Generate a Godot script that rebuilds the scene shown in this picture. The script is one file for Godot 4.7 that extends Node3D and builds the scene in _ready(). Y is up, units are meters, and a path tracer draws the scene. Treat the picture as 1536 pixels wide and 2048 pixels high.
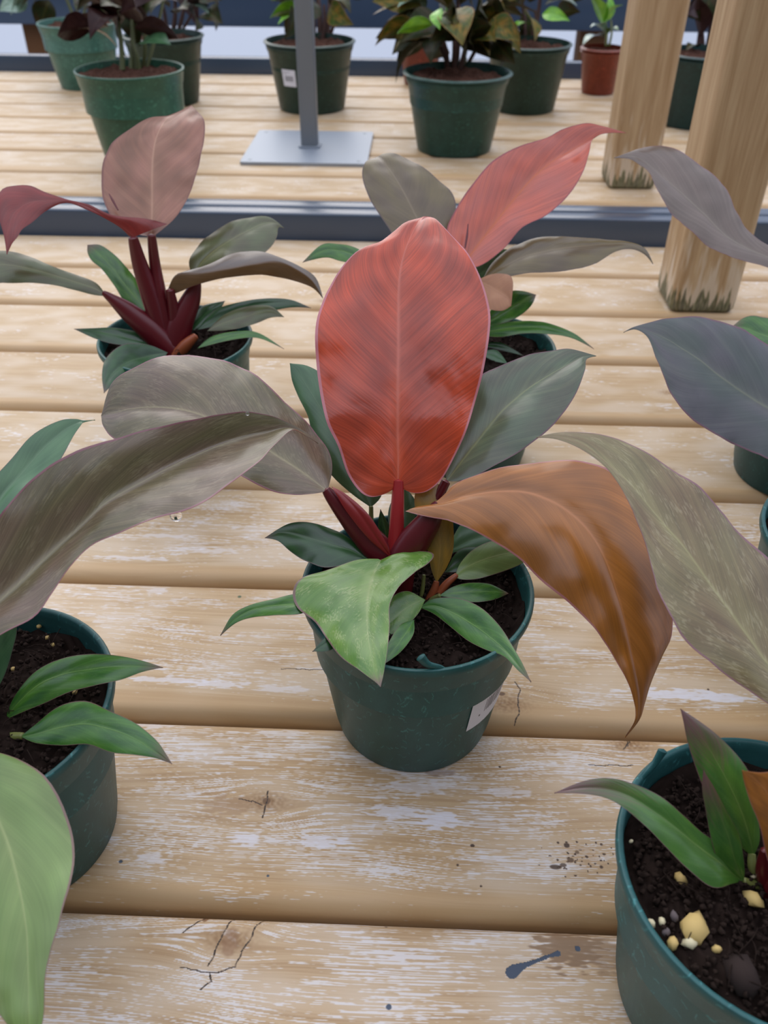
extends Node3D
# Young philodendrons in green plastic pots on a greenhouse bench of rounded cedar planks.
# World: bench top y = 0, planks run along x, the view goes towards -z.  Units: metres.

const F_PX := 1696.67
const EYE := Vector3(0.0, 0.506, 0.0)
var cam_basis := Basis(Vector3.UP, 0.0351191) * Basis(Vector3.RIGHT, -0.653145) * Basis(Vector3.BACK, 0.0065891)
var mats := {}
var used := {}
var scuff_tex: ImageTexture
var ripple := noise(404, 30.0, 2)
var soil_mat: StandardMaterial3D
var crumb_mat: StandardMaterial3D

# ---------------------------------------------------------------- positions from pixels
func ray(u: float, v: float) -> Vector3:
	return cam_basis * Vector3((u - 768.0) / F_PX, -(v - 1024.0) / F_PX, -1.0)

func pd(u: float, v: float, mm: float) -> Vector3:
	return EYE + ray(u, v) * (mm * 0.001)

func ground(u: float, v: float, y := 0.0) -> Vector3:
	var d := ray(u, v)
	return EYE + d * ((y - EYE.y) / d.y)

# ---------------------------------------------------------------- naming
func numbered(called: String) -> String:
	var n: int = used.get(called, 0)
	used[called] = n + 1
	return called if n == 0 else "%s_%03d" % [called, n]

func tag(o: Node, label: String, category: String, group := "") -> void:
	o.set_meta("label", label)
	o.set_meta("category", category)
	if group:
		o.set_meta("group", group)

func thing(called: String, label: String, category: String, at := Vector3.ZERO, group := "") -> Node3D:
	var o := Node3D.new()
	o.name = numbered(called)
	add_child(o)
	o.position = at
	tag(o, label, category, group)
	return o

func part(parent: Node, called: String, m: Mesh, material: Material = null) -> MeshInstance3D:
	var o := MeshInstance3D.new()
	o.name = called
	o.mesh = m
	if material:
		o.material_override = material
	parent.add_child(o, true)
	return o

func structure(called: String, m: Mesh, material: Material, label: String) -> MeshInstance3D:
	var o := part(self, called, m, material)
	o.set_meta("kind", "structure")
	o.set_meta("label", label)
	o.set_meta("category", called.get_slice("_", 0))
	return o

# ---------------------------------------------------------------- mesh helpers
func mesh_of(v: PackedVector3Array, n: PackedVector3Array, uv: PackedVector2Array, ix: PackedInt32Array, into: ArrayMesh = null) -> ArrayMesh:
	for k in range(0, ix.size(), 3):                       # front faces run clockwise
		var a := v[ix[k]]
		var c := (v[ix[k + 1]] - a).cross(v[ix[k + 2]] - a)
		if c.dot(n[ix[k]] + n[ix[k + 1]] + n[ix[k + 2]]) > 0.0:
			var t := ix[k + 1]
			ix[k + 1] = ix[k + 2]
			ix[k + 2] = t
	var arrays := []
	arrays.resize(Mesh.ARRAY_MAX)
	arrays[Mesh.ARRAY_VERTEX] = v
	arrays[Mesh.ARRAY_NORMAL] = n
	arrays[Mesh.ARRAY_TEX_UV] = uv
	arrays[Mesh.ARRAY_INDEX] = ix
	var m := into if into else ArrayMesh.new()
	m.add_surface_from_arrays(Mesh.PRIMITIVE_TRIANGLES, arrays)
	return m

# profile of (radius, height) turned round the y axis; points sharper than 40 degrees are split
func lathe(profile: Array, seg := 56, wobble := 0.0) -> ArrayMesh:
	var v := PackedVector3Array()
	var n := PackedVector3Array()
	var uv := PackedVector2Array()
	var ix := PackedInt32Array()
	var pts := []
	var total := 0.0
	for k in profile.size() - 1:
		var a: Vector2 = profile[k]
		var b: Vector2 = profile[k + 1]
		var d := (b - a).normalized()
		var here := Vector2(d.y, -d.x)
		var na := here
		var nb := here
		if k > 0:
			var e: Vector2 = (a - profile[k - 1]).normalized()
			if e.dot(d) > 0.76:
				na = (here + Vector2(e.y, -e.x)).normalized()
		if k < profile.size() - 2:
			var g: Vector2 = (profile[k + 2] - b).normalized()
			if g.dot(d) > 0.76:
				nb = (here + Vector2(g.y, -g.x)).normalized()
		pts.append([a, na, total])
		total += a.distance_to(b)
		pts.append([b, nb, total])
	for p in pts:
		for s in seg + 1:
			var t := TAU * s / seg
			var w := 1.0 + wobble * sin(2.0 * t + 0.6)
			v.append(Vector3(sin(t) * p[0].x * w, p[0].y, cos(t) * p[0].x * w))
			n.append(Vector3(sin(t) * p[1].x, p[1].y, cos(t) * p[1].x))
			uv.append(Vector2(float(s) / seg * 2.0, p[2] / 0.2))
	for k in range(0, pts.size(), 2):
		for s in seg:
			var a := k * (seg + 1) + s
			var b := a + seg + 1
			ix.append_array([a, b, a + 1, a + 1, b, b + 1])
	return mesh_of(v, n, uv, ix)

# closed outline swept along an axis ("x" or "y") from lo to hi, with end caps
func extrude(outline: PackedVector2Array, axis: String, lo: float, hi: float, uv_scale := Vector2(1, 1), uv_shift := 0.0, u_flip := 1.0) -> ArrayMesh:
	var v := PackedVector3Array()
	var n := PackedVector3Array()
	var uv := PackedVector2Array()
	var ix := PackedInt32Array()
	var c := outline.size()
	var mid := Vector2.ZERO
	for p in outline:
		mid += p / c
	var put := func(p: Vector2, t: float) -> Vector3:
		return Vector3(t, p.y, p.x) if axis == "x" else Vector3(p.x, t, p.y)
	var total := 0.0
	for k in c:
		var a := outline[k]
		var b := outline[(k + 1) % c]
		var z := outline[(k + c - 1) % c]
		var y := outline[(k + 2) % c]
		var here := (b - a).orthogonal().normalized()
		if here.dot((a + b) / 2.0 - mid) < 0.0:
			here = -here
		var before := (a - z).orthogonal().normalized()
		if before.dot((a + z) / 2.0 - mid) < 0.0:
			before = -before
		var after := (y - b).orthogonal().normalized()
		if after.dot((y + b) / 2.0 - mid) < 0.0:
			after = -after
		var na := (here + before).normalized() if here.dot(before) > 0.76 else here
		var nb := (here + after).normalized() if here.dot(after) > 0.76 else here
		var at := v.size()
		var next := total + a.distance_to(b)
		for q in [[a, na, total], [b, nb, next]]:
			for t in [lo, hi]:
				v.append(put.call(q[0], t))
				n.append(put.call(q[1], 0.0))
				uv.append(Vector2((t - uv_shift) * uv_scale.x * u_flip, q[2] * uv_scale.y))
		total = next
		ix.append_array([at, at + 1, at + 2, at + 2, at + 1, at + 3])
	for t in [lo, hi]:
		var face: Vector3 = put.call(Vector2.ZERO, -1.0 if t == lo else 1.0)
		var at := v.size()
		v.append(put.call(mid, t))
		n.append(face)
		uv.append(Vector2.ZERO)
		for k in c:
			v.append(put.call(outline[k], t))
			n.append(face)
			uv.append((outline[k] - mid) * uv_scale.y)
		for k in c:
			ix.append_array([at, at + 1 + k, at + 1 + (k + 1) % c])
	return mesh_of(v, n, uv, ix)

func rounded(x0: float, x1: float, y0: float, y1: float, r: float, steps := 4) -> PackedVector2Array:
	var o := PackedVector2Array()
	for q in [[x0 + r, y1 - r, PI], [x1 - r, y1 - r, PI / 2], [x1 - r, y0 + r, 0.0], [x0 + r, y0 + r, -PI / 2]]:
		for s in steps + 1:
			var a: float = q[2] - PI / 2 * s / steps
			o.append(Vector2(q[0] + cos(a) * r, q[1] + sin(a) * r))
	return o

func box(size: Vector3, at: Vector3, r := 0.004) -> ArrayMesh:
	var o := rounded(at.z - size.z / 2, at.z + size.z / 2, at.y - size.y / 2, at.y + size.y / 2, r, 3)
	return extrude(o, "x", at.x - size.x / 2, at.x + size.x / 2)

# tube through points with a radius each
func tube(pts: PackedVector3Array, radii: Array, seg := 12, sub := 5, flat := 1.0) -> ArrayMesh:
	var p := PackedVector3Array()
	var r := []
	for k in pts.size() - 1:
		for s in sub:
			var t := float(s) / sub
			p.append(pts[k].cubic_interpolate(pts[k + 1], pts[maxi(k - 1, 0)], pts[mini(k + 2, pts.size() - 1)], t))
			r.append(lerpf(radii[k], radii[k + 1], t))
	p.append(pts[-1])
	r.append(radii[-1])
	var v := PackedVector3Array()
	var n := PackedVector3Array()
	var uv := PackedVector2Array()
	var ix := PackedInt32Array()
	var side := (p[1] - p[0]).cross(Vector3(0.31, 0.2, 0.93)).normalized()
	for k in p.size():
		var d := (p[mini(k + 1, p.size() - 1)] - p[maxi(k - 1, 0)]).normalized()
		side = (side - d * side.dot(d)).normalized()
		var up := d.cross(side)
		for s in seg + 1:
			var a := TAU * s / seg
			var w := side * cos(a) + up * sin(a) * flat
			v.append(p[k] + w * r[k])
			n.append((side * cos(a) + up * sin(a) / flat).normalized())
			uv.append(Vector2(float(s) / seg, float(k) / p.size()))
	for k in p.size() - 1:
		for s in seg:
			var a := k * (seg + 1) + s
			ix.append_array([a, a + 1, a + seg + 1, a + 1, a + seg + 2, a + seg + 1])
	for e in [0, p.size() - 1]:
		var at := v.size()
		var out := (p[0] - p[1]).normalized() if e == 0 else (p[-1] - p[-2]).normalized()
		v.append(p[e] + out * r[e] * 0.4)
		n.append(out)
		uv.append(Vector2.ZERO)
		for s in seg + 1:
			v.append(v[e * (seg + 1) + s])
			n.append((n[e * (seg + 1) + s] + out).normalized())
			uv.append(Vector2.ZERO)
		for s in seg:
			ix.append_array([at, at + 1 + s, at + 2 + s])
	return mesh_of(v, n, uv, ix)

# irregular lump
func lump(rad: Vector3, s: int, rings := 5, seg := 8, rough := 0.78) -> ArrayMesh:
	var rng := RandomNumberGenerator.new()
	rng.seed = s
	var v := PackedVector3Array()
	var n := PackedVector3Array()
	var uv := PackedVector2Array()
	var ix := PackedInt32Array()
	for a in rings + 1:
		var th := PI * a / rings
		var row := []
		for b in seg:
			row.append(1.0 if a == 0 or a == rings else rng.randf_range(rough, 1.15))
		for b in seg + 1:
			var ph := TAU * b / seg
			var d := Vector3(sin(th) * cos(ph), cos(th), sin(th) * sin(ph))
			v.append(d * rad * row[b % seg])
			n.append(d)
			uv.append(Vector2(float(b) / seg, float(a) / rings))
	for a in rings:
		for b in seg:
			var k := a * (seg + 1) + b
			ix.append_array([k, k + 1, k + seg + 1, k + 1, k + seg + 2, k + seg + 1])
	return mesh_of(v, n, uv, ix)

# ---------------------------------------------------------------- leaf blades
# stations: [mx, my, depth mm] or [mx, my, depth mm, x and y of one edge, x and y of the other edge]
# a, b: how many mm farther an edge lies for each pixel that it stands from the midrib
func blade(stations: Array, a: float, b: float, bulge: float, origin: Vector3, wave := 0.0) -> ArrayMesh:
	var rows := []
	for s in stations:
		var m := pd(s[0], s[1], s[2])
		var e := m
		var g := m
		if s.size() >= 7:
			e = pd(s[3], s[4], s[2] + a * Vector2(s[3] - s[0], s[4] - s[1]).length())
			g = pd(s[5], s[6], s[2] + b * Vector2(s[5] - s[0], s[6] - s[1]).length())
		rows.append([e - origin, m - origin, g - origin])
	return sheet(rows, bulge, EYE - origin, wave)

func sheet(rows: Array, bulge: float, eye: Vector3, wave := 0.0) -> ArrayMesh:
	var sub := 5 if rows.size() > 6 else 7
	var fine := []
	for k in rows.size() - 1:
		for s in sub:
			var t := float(s) / sub
			var r := []
			for c in 3:
				r.append((rows[k][c] as Vector3).cubic_interpolate(rows[k + 1][c], rows[maxi(k - 1, 0)][c], rows[mini(k + 2, rows.size() - 1)][c], t))
			fine.append(r)
	fine.append(rows[-1])
	var h := 7                                              # cells across half a blade
	var w := 2 * h + 1
	var grid := PackedVector3Array()
	var flip := 1.0
	var face := Vector3.ZERO
	for k in fine.size():
		var d: Vector3 = fine[mini(k + 1, fine.size() - 1)][1] - fine[maxi(k - 1, 0)][1]
		face += d.cross(fine[k][2] - fine[k][0])
	var middle: Vector3 = fine[fine.size() / 2][1]
	if face.dot(eye - middle) < 0.0:
		flip = -1.0
	var length := 0.0
	var along := [0.0]
	for k in range(1, fine.size()):
		length += (fine[k][1] as Vector3).distance_to(fine[k - 1][1])
		along.append(length)
	for k in fine.size():
		var d: Vector3 = (fine[mini(k + 1, fine.size() - 1)][1] - fine[maxi(k - 1, 0)][1]).normalized()
		var m: Vector3 = fine[k][1]
		for j in w:
			var t := absf(j - h) / h
			var e: Vector3 = fine[k][0] if j < h else fine[k][2]
			var out := e - m
			var nn := d.cross(fine[k][2] - fine[k][0]).normalized() * flip
			var c := m + out * 0.5 + nn * out.length() * bulge
			var p := m * (1 - t) * (1 - t) + c * 2.0 * t * (1 - t) + e * t * t
			p += nn * out.length() * wave * t * t * sin(float(along[k]) * 120.0 + (0.0 if j < h else 1.7))
			p += nn * 0.0022 * (0.25 + 0.75 * t) * ripple.get_noise_3dv(p) * minf(1.0, out.length() / 0.02)
			grid.append(p)
	var nrm := PackedVector3Array()
	for k in fine.size():
		for j in w:
			var du := grid[mini(k + 1, fine.size() - 1) * w + j] - grid[maxi(k - 1, 0) * w + j]
			var dv := grid[k * w + mini(j + 1, w - 1)] - grid[k * w + maxi(j - 1, 0)]
			var c := du.cross(dv) * flip
			if c.length() < 1e-12:
				var kk := clampi(k, 1, fine.size() - 2)
				c = (grid[(kk + 1) * w + h] - grid[(kk - 1) * w + h]).cross(grid[kk * w + w - 1] - grid[kk * w]) * flip
			nrm.append(c.normalized())
	var top := grid.duplicate()
	var low := grid.duplicate()
	var back := nrm.duplicate()
	var uv := PackedVector2Array()
	for k in fine.size():
		for j in w:
			var i := k * w + j
			var thick := 0.00035 if j > 0 and j < w - 1 else 0.0001
			top[i] += nrm[i] * thick
			low[i] -= nrm[i] * thick
			back[i] = -nrm[i]
			uv.append(Vector2(float(j) / (w - 1), float(along[k]) / length))
	var ix := PackedInt32Array()
	for k in fine.size() - 1:
		for j in w - 1:
			var i := k * w + j
			ix.append_array([i, i + 1, i + w, i + 1, i + w + 1, i + w])
	var m := mesh_of(top, nrm, uv, ix.duplicate())
	# underside, and the rim that joins both sides
	var v2 := low.duplicate()
	var n2 := back.duplicate()
	var u2 := uv.duplicate()
	var i2 := ix.duplicate()
	for j in [0, w - 1]:
		for k in fine.size() - 1:
			var at := v2.size()
			var outward := (grid[k * w + j] - grid[k * w + h]).normalized()
			for q in [top[k * w + j], top[(k + 1) * w + j], low[k * w + j], low[(k + 1) * w + j]]:
				v2.append(q)
				n2.append(outward)
				u2.append(Vector2(0.0, 0.5))
			i2.append_array([at, at + 1, at + 2, at + 1, at + 3, at + 2])
	return mesh_of(v2, n2, u2, i2, m)

# a plain lance-shaped leaf between two points, for the plants farther off
func lance(base: Vector3, tip: Vector3, width: float, arch: float, origin: Vector3, twist := 0.0) -> ArrayMesh:
	var d := tip - base
	var side := d.cross(Vector3.UP).normalized().rotated(d.normalized(), twist)
	var up := side.cross(d).normalized()
	var rows := []
	for k in 9:
		var t := k / 8.0
		var m := base + d * t + up * arch * 4.0 * t * (1.0 - t) - origin
		var s := sin(PI * pow(t, 0.8)) * (1.0 - 0.25 * t) * width * 0.55
		var lift := up * s * 0.25
		rows.append([m - side * s + lift, m, m + side * s + lift])
	return sheet(rows, -0.05, EYE - origin)

# ---------------------------------------------------------------- materials
func noise(s: int, freq := 1.0, oct := 3) -> FastNoiseLite:
	var n := FastNoiseLite.new()
	n.noise_type = FastNoiseLite.TYPE_SIMPLEX_SMOOTH
	n.seed = s
	n.frequency = freq
	n.fractal_octaves = oct
	if oct == 1:
		n.fractal_type = FastNoiseLite.FRACTAL_NONE
	return n

func c8(r: int, g: int, b: int) -> Color:
	return Color8(r, g, b)

func plain(color: Color, rough := 0.6, spec := 0.5) -> StandardMaterial3D:
	var m := StandardMaterial3D.new()
	m.albedo_color = color
	m.roughness = rough
	m.metallic_specular = spec
	return m

# blade colours: body, second body tone in patches, midrib, margin; second half in another tone where asked
func leaf_mat(called: String, body: Color, alt: Color, rib: Color, margin: Color, streak: float, rough: float, s: int, speck := 0.0, half = null, tip := 0.0) -> void:
	var w := 224
	var h := 448
	var data := PackedByteArray()
	data.resize(w * h * 3)
	var na := noise(s, 1.0, 2)
	var nb := noise(s + 9, 1.0, 1)
	for y in h:
		var v := float(y) / h
		for x in w:
			var u := float(x) / w
			var a := absf(2.0 * u - 1.0)
			var side := 3.0 if u < 0.5 else 11.0
			var q := v - 0.34 * a
			var fine := nb.get_noise_2d(q * 150.0, side + a * 1.6)
			var veins := nb.get_noise_2d(q * 17.0, side + 40.0 + a * 0.5)
			var patch := clampf(0.5 + 0.9 * na.get_noise_2d(u * 2.4 + side, v * 3.0), 0.0, 1.0)
			var c: Color = body.lerp(alt, patch)
			if half != null and u < 0.5:
				c = (half as Color).lerp(alt, patch * 0.25)
			var k := 1.0 + streak * (0.8 * fine + 0.35 * veins)
			c = Color(c.r * k, c.g * k, c.b * k)
			c = c.lerp(rib, 0.12 * clampf(veins * 2.2 - 0.55, 0.0, 1.0))
			c = c.lerp(rib, 0.30 * exp(-pow(a / 0.17, 2.0)) * (1.0 - 0.6 * v))
			c = c.lerp(rib, 0.75 * exp(-pow(a / (0.028 * (1.25 - v)), 2.0)))
			if speck > 0.0:
				var sp := na.get_noise_2d(u * 26.0 + 70.0, q * 60.0) + 0.6 * nb.get_noise_2d(u * 6.0, v * 9.0 + 20.0)
				c = c.lerp(Color(0.78, 0.75, 0.62), speck * clampf(sp * 3.0 - 0.9, 0.0, 1.0))
			if tip > 0.0:
				c = c.lerp(margin, clampf((v - 1.0 + tip) / tip + 0.25 * veins, 0.0, 0.9))
			if a > 0.966:
				c = c.lerp(margin, 0.85)
			var i := (y * w + x) * 3
			data[i] = clampi(int(c.r * 255.0), 0, 255)
			data[i + 1] = clampi(int(c.g * 255.0), 0, 255)
			data[i + 2] = clampi(int(c.b * 255.0), 0, 255)
	var t := ImageTexture.create_from_image(Image.create_from_data(w, h, false, Image.FORMAT_RGB8, data))
	var m := StandardMaterial3D.new()
	m.resource_name = called
	m.albedo_texture = t
	m.roughness = rough - 0.07
	m.metallic_specular = 0.5
	m.clearcoat_enabled = true
	m.clearcoat = 0.15
	m.clearcoat_roughness = 0.16
	m.heightmap_enabled = true
	m.heightmap_texture = t
	m.heightmap_scale = 0.035
	m.backlight_enabled = true
	m.backlight = Color(0.28, 0.28, 0.24)
	m.texture_repeat = false
	if called in ["night", "pattern", "burgundy"]:
		m.metallic_specular = 0.28
		m.clearcoat = 0.0
	mats[called] = m

func pot_mat(tint: Color, rough: float) -> StandardMaterial3D:
	var m := plain(tint, rough, 0.42)
	m.albedo_texture = scuff_tex
	return m

func make_scuffs() -> void:
	var w := 448
	var h := 224
	var im := Image.create_empty(w, h, false, Image.FORMAT_RGB8)
	var n := noise(5, 1.0, 3)
	for y in h:
		for x in w:
			var g := 0.64 + 0.06 * n.get_noise_2d(x * 0.02, y * 0.02) + 0.03 * n.get_noise_2d(x * 0.3, y * 0.3)
			im.set_pixel(x, y, Color(g, g, g))
	var rng := RandomNumberGenerator.new()
	rng.seed = 77
	for k in 620:
		var p := Vector2(rng.randf() * w, rng.randf() * h)
		var d := Vector2.from_angle(rng.randf_range(-0.6, 0.9) if rng.randf() < 0.7 else rng.randf() * TAU)
		var bright := rng.randf_range(0.82, 1.0)
		for s in rng.randi_range(1, 11):
			var x := posmod(int(p.x), w)
			var y := posmod(int(p.y), h)
			im.set_pixel(x, y, Color(bright, bright, bright))
			if k % 3 == 0:
				im.set_pixel(x, posmod(y + 1, h), Color(bright * 0.92, bright * 0.92, bright * 0.92))
			d = d.rotated(rng.randf_range(-0.5, 0.5))
			p += d
	scuff_tex = ImageTexture.create_from_image(im)

# ---------------------------------------------------------------- planks
# marks: {"knots": [[x, z, radius]], "cracks": [[Vector2 ...]], "blobs": [[x, z, rx, rz, colour, strength]], "white": amount}
func wood_tex(w: int, h: int, length: float, depth: float, x0: float, z0: float, s: int, marks: Dictionary) -> ImageTexture:
	var data := PackedByteArray()
	data.resize(w * h * 3)
	var na := noise(s, 1.0, 2)
	var nb := noise(s + 31, 1.0, 1)
	var knots: Array = marks.get("knots", [])
	var white: float = marks.get("white", 0.3)
	var tone: Color = marks.get("tone", c8(206, 174, 128))
	var dark := Color(tone.r * 0.86, tone.g * 0.81, tone.b * 0.74)
	var soft: float = marks.get("soft", 1.0)
	var edge_tone := c8(186, 152, 108)
	var pale := tone.lerp(Color(0.86, 0.82, 0.78), 0.45)
	var lime := Color(0.86, 0.845, 0.85)
	for y in h:
		var zl := depth * y / h
		for x in w:
			var xl := length * x / w
			var g := zl + 0.016 * na.get_noise_2d(xl * 2.3, zl * 5.0)
			var core := 0.0
			for k in knots:
				var dx: float = (xl + x0 - k[0]) / 1.9
				var dz: float = zl + z0 - k[1]
				var q: float = (dx * dx + dz * dz) / (k[2] * k[2])
				if q < 30.0:
					g -= 0.75 * dz * exp(-q * 0.22)
					core = maxf(core, exp(-q * 1.1))
			var fine := nb.get_noise_2d(xl * 9.0, g * 900.0)
			var band := nb.get_noise_2d(xl * 2.5 + 30.0, g * 190.0)
			var blot := na.get_noise_2d(xl * 10.0 + 60.0, zl * 22.0)
			var c := tone.lerp(dark, clampf(0.25 + soft * (0.40 * band + 0.40 * fine), 0.0, 0.9))
			c = c.lerp(pale, clampf(0.30 + 0.9 * blot, 0.0, 0.75))
			if zl > 0.128 and zl < 0.18:
				c = c.lerp(edge_tone, clampf((zl - 0.128) / 0.008 + 0.4 * fine, 0.0, 0.7))
			var pw := 0.62 * na.get_noise_2d(xl * 9.0 + 9.0, g * 34.0 + 5.0) + 0.85 * nb.get_noise_2d(xl * 22.0, g * 1050.0 + 3.0) + 0.42 * na.get_noise_2d(xl * 110.0, zl * 190.0)
			pw += white - 0.62
			if zl > 0.118:
				pw -= (zl - 0.118) * 26.0
			c = c.lerp(lime, 0.80 * clampf(pw * 4.0, 0.0, 1.0))
			c = c.lerp(Color(0.50, 0.36, 0.22), core * (0.55 + 0.4 * nb.get_noise_2d(xl * 300.0, zl * 300.0)))
			var i := (y * w + x) * 3
			data[i] = clampi(int(c.r * 255.0), 0, 255)
			data[i + 1] = clampi(int(c.g * 255.0), 0, 255)
			data[i + 2] = clampi(int(c.b * 255.0), 0, 255)
	var im := Image.create_from_data(w, h, false, Image.FORMAT_RGB8, data)
	var sx := w / length
	var sy := h / depth
	for b in marks.get("blobs", []):
		var cx: float = (b[0] - x0) * sx
		var cy: float = (b[1] - z0) * sy
		var rx: float = b[2] * sx
		var ry: float = b[3] * sy
		for y in range(maxi(0, int(cy - ry * 1.4)), mini(h, int(cy + ry * 1.4) + 2)):
			for x in range(maxi(0, int(cx - rx * 1.4)), mini(w, int(cx + rx * 1.4) + 2)):
				var q := Vector2((x - cx) / maxf(rx, 0.6), (y - cy) / maxf(ry, 0.6)).length() + (0.12 if rx < 12.0 else 0.75) * na.get_noise_2d(x * 0.035, y * 0.16)
				var f := clampf((1.0 - q) * 4.0, 0.0, 1.0) * float(b[5])
				if f > 0.0:
					im.set_pixel(x, y, im.get_pixel(x, y).lerp(b[4], f))
	for stroke in marks.get("strokes", []):                 # dribbles of paint: points with a radius in mm
		for k in stroke.size() - 1:
			for t in 30:
				var p: Vector3 = stroke[k].lerp(stroke[k + 1], t / 30.0)
				var r := p.z * 0.001 * sx
				var cx := (p.x - x0) * sx
				var cy := (p.y - z0) * sy
				for y in range(int(cy - r), int(cy + r) + 2):
					for x in range(int(cx - r), int(cx + r) + 2):
						if Vector2(x - cx, y - cy).length() <= r and x >= 0 and x < w and y >= 0 and y < h:
							im.set_pixel(x, y, c8(62, 74, 92))
	for line in marks.get("cracks", []):
		for k in line.size() - 1:
			var a := Vector2((line[k].x - x0) * sx, (line[k].y - z0) * sy)
			var b := Vector2((line[k + 1].x - x0) * sx, (line[k + 1].y - z0) * sy)
			var steps := int(a.distance_to(b) * 2.0) + 1
			for t in steps:
				var p := a.lerp(b, float(t) / steps) + Vector2(nb.get_noise_1d(t * 0.025 + k * 9.0), nb.get_noise_1d(t * 0.025 + 99.0)) * 1.6
				for o in [Vector2.ZERO, Vector2(0.7, 0)]:
					var x := int(p.x + o.x)
					var y := int(p.y + o.y)
					if x >= 0 and x < w and y >= 0 and y < h:
						im.set_pixel(x, y, im.get_pixel(x, y).lerp(Color(0.20, 0.15, 0.12), clampf(0.55 + 0.5 * nb.get_noise_1d(t * 0.11 + k * 5.0), 0.1, 0.85)))
	return ImageTexture.create_from_image(im)

func wood_mat(t: ImageTexture, bump := 0.04) -> StandardMaterial3D:
	var m := StandardMaterial3D.new()
	m.albedo_texture = t
	m.roughness = 0.52
	m.metallic_specular = 0.45
	m.heightmap_enabled = true
	m.heightmap_texture = t
	m.heightmap_scale = bump
	return m

# plank whose top lies at y = 0, between z_far and z_near
func plank_mesh(z_far: float, z_near: float, lo: float, hi: float, tex_len: float, tex_x0: float, r := 0.011) -> ArrayMesh:
	var o := PackedVector2Array()
	var t := 0.036
	for q in [[z_far + r, -r, PI], [z_near - r, -r, PI / 2]]:
		for s in 7:
			var a: float = q[2] - PI / 2 * s / 6.0
			o.append(Vector2(q[0] + cos(a) * r, q[1] + sin(a) * r))
	o.append(Vector2(z_near, -t + 0.003))
	o.append(Vector2(z_near - 0.003, -t))
	o.append(Vector2(z_far + 0.003, -t))
	o.append(Vector2(z_far, -t + 0.003))
	return extrude(o, "x", lo, hi, Vector2(1.0 / tex_len, 1.0 / 0.20), tex_x0)

# ---------------------------------------------------------------- pots
func pot_profile(rb: float, rt: float, h: float, style: String) -> Array:
	if style == "collar":                                  # nursery pot with a deep stepped collar
		var y := h * 0.82
		var rc := rb + (rt - rb) * 0.74
		return [Vector2(0.001, 0.002), Vector2(rb - 0.006, 0.002), Vector2(rb - 0.003, 0.0), Vector2(rb, 0.003), Vector2(rc, y - 0.006), Vector2(rc + 0.002, y - 0.002), Vector2(rt - 0.006, y + 0.003), Vector2(rt - 0.004, y + 0.008), Vector2(rt - 0.001, h - 0.006), Vector2(rt + 0.001, h - 0.004), Vector2(rt + 0.001, h - 0.001), Vector2(rt - 0.001, h), Vector2(rt - 0.003, h - 0.001), Vector2(rt - 0.006, h - 0.012), Vector2(rt - 0.008, h * 0.6), Vector2(0.001, h * 0.58)]
	if style == "lip":                                     # thin pot with an out-turned lip
		var y := h * 0.85
		var rc := rb + (rt - rb) * 0.70
		return [Vector2(0.001, 0.003), Vector2(rb - 0.012, 0.003), Vector2(rb - 0.008, 0.0), Vector2(rb - 0.002, 0.001), Vector2(rb, 0.005), Vector2(rc, y), Vector2(rc + 0.002, y + 0.002), Vector2(rc + 0.005, h - 0.010), Vector2(rt - 0.006, h - 0.006), Vector2(rt, h - 0.005), Vector2(rt + 0.001, h - 0.003), Vector2(rt - 0.001, h - 0.001), Vector2(rt - 0.006, h), Vector2(rc + 0.001, h - 0.006), Vector2(rc - 0.006, h * 0.6), Vector2(0.001, h * 0.58)]
	var yb := 0.011
	var ys := h * 0.80
	var at := func(y: float) -> float: return rb + (rt - 0.0025 - rb) * y / h
	return [Vector2(0.001, 0.002), Vector2(rb - 0.006, 0.002), Vector2(rb - 0.004, 0.0), Vector2(rb - 0.0012, 0.0006), Vector2(rb - 0.0004, 0.002), Vector2(at.call(yb) - 0.0006, yb - 0.0012), Vector2(at.call(yb), yb), Vector2(at.call(ys) - 0.0006, ys - 0.002), Vector2(at.call(ys) + 0.0006, ys + 0.001), Vector2(rt - 0.0026, h - 0.0085), Vector2(rt - 0.0022, h - 0.0070), Vector2(rt - 0.0003, h - 0.0062), Vector2(rt, h - 0.0050), Vector2(rt, h - 0.0014), Vector2(rt - 0.0006, h - 0.0003), Vector2(rt - 0.0014, h), Vector2(rt - 0.0028, h - 0.0004), Vector2(rt - 0.0036, h - 0.0016), Vector2(rt - 0.0042, h - 0.006), Vector2(rt - 0.0075, h * 0.6), Vector2(0.001, h * 0.58)]

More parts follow.
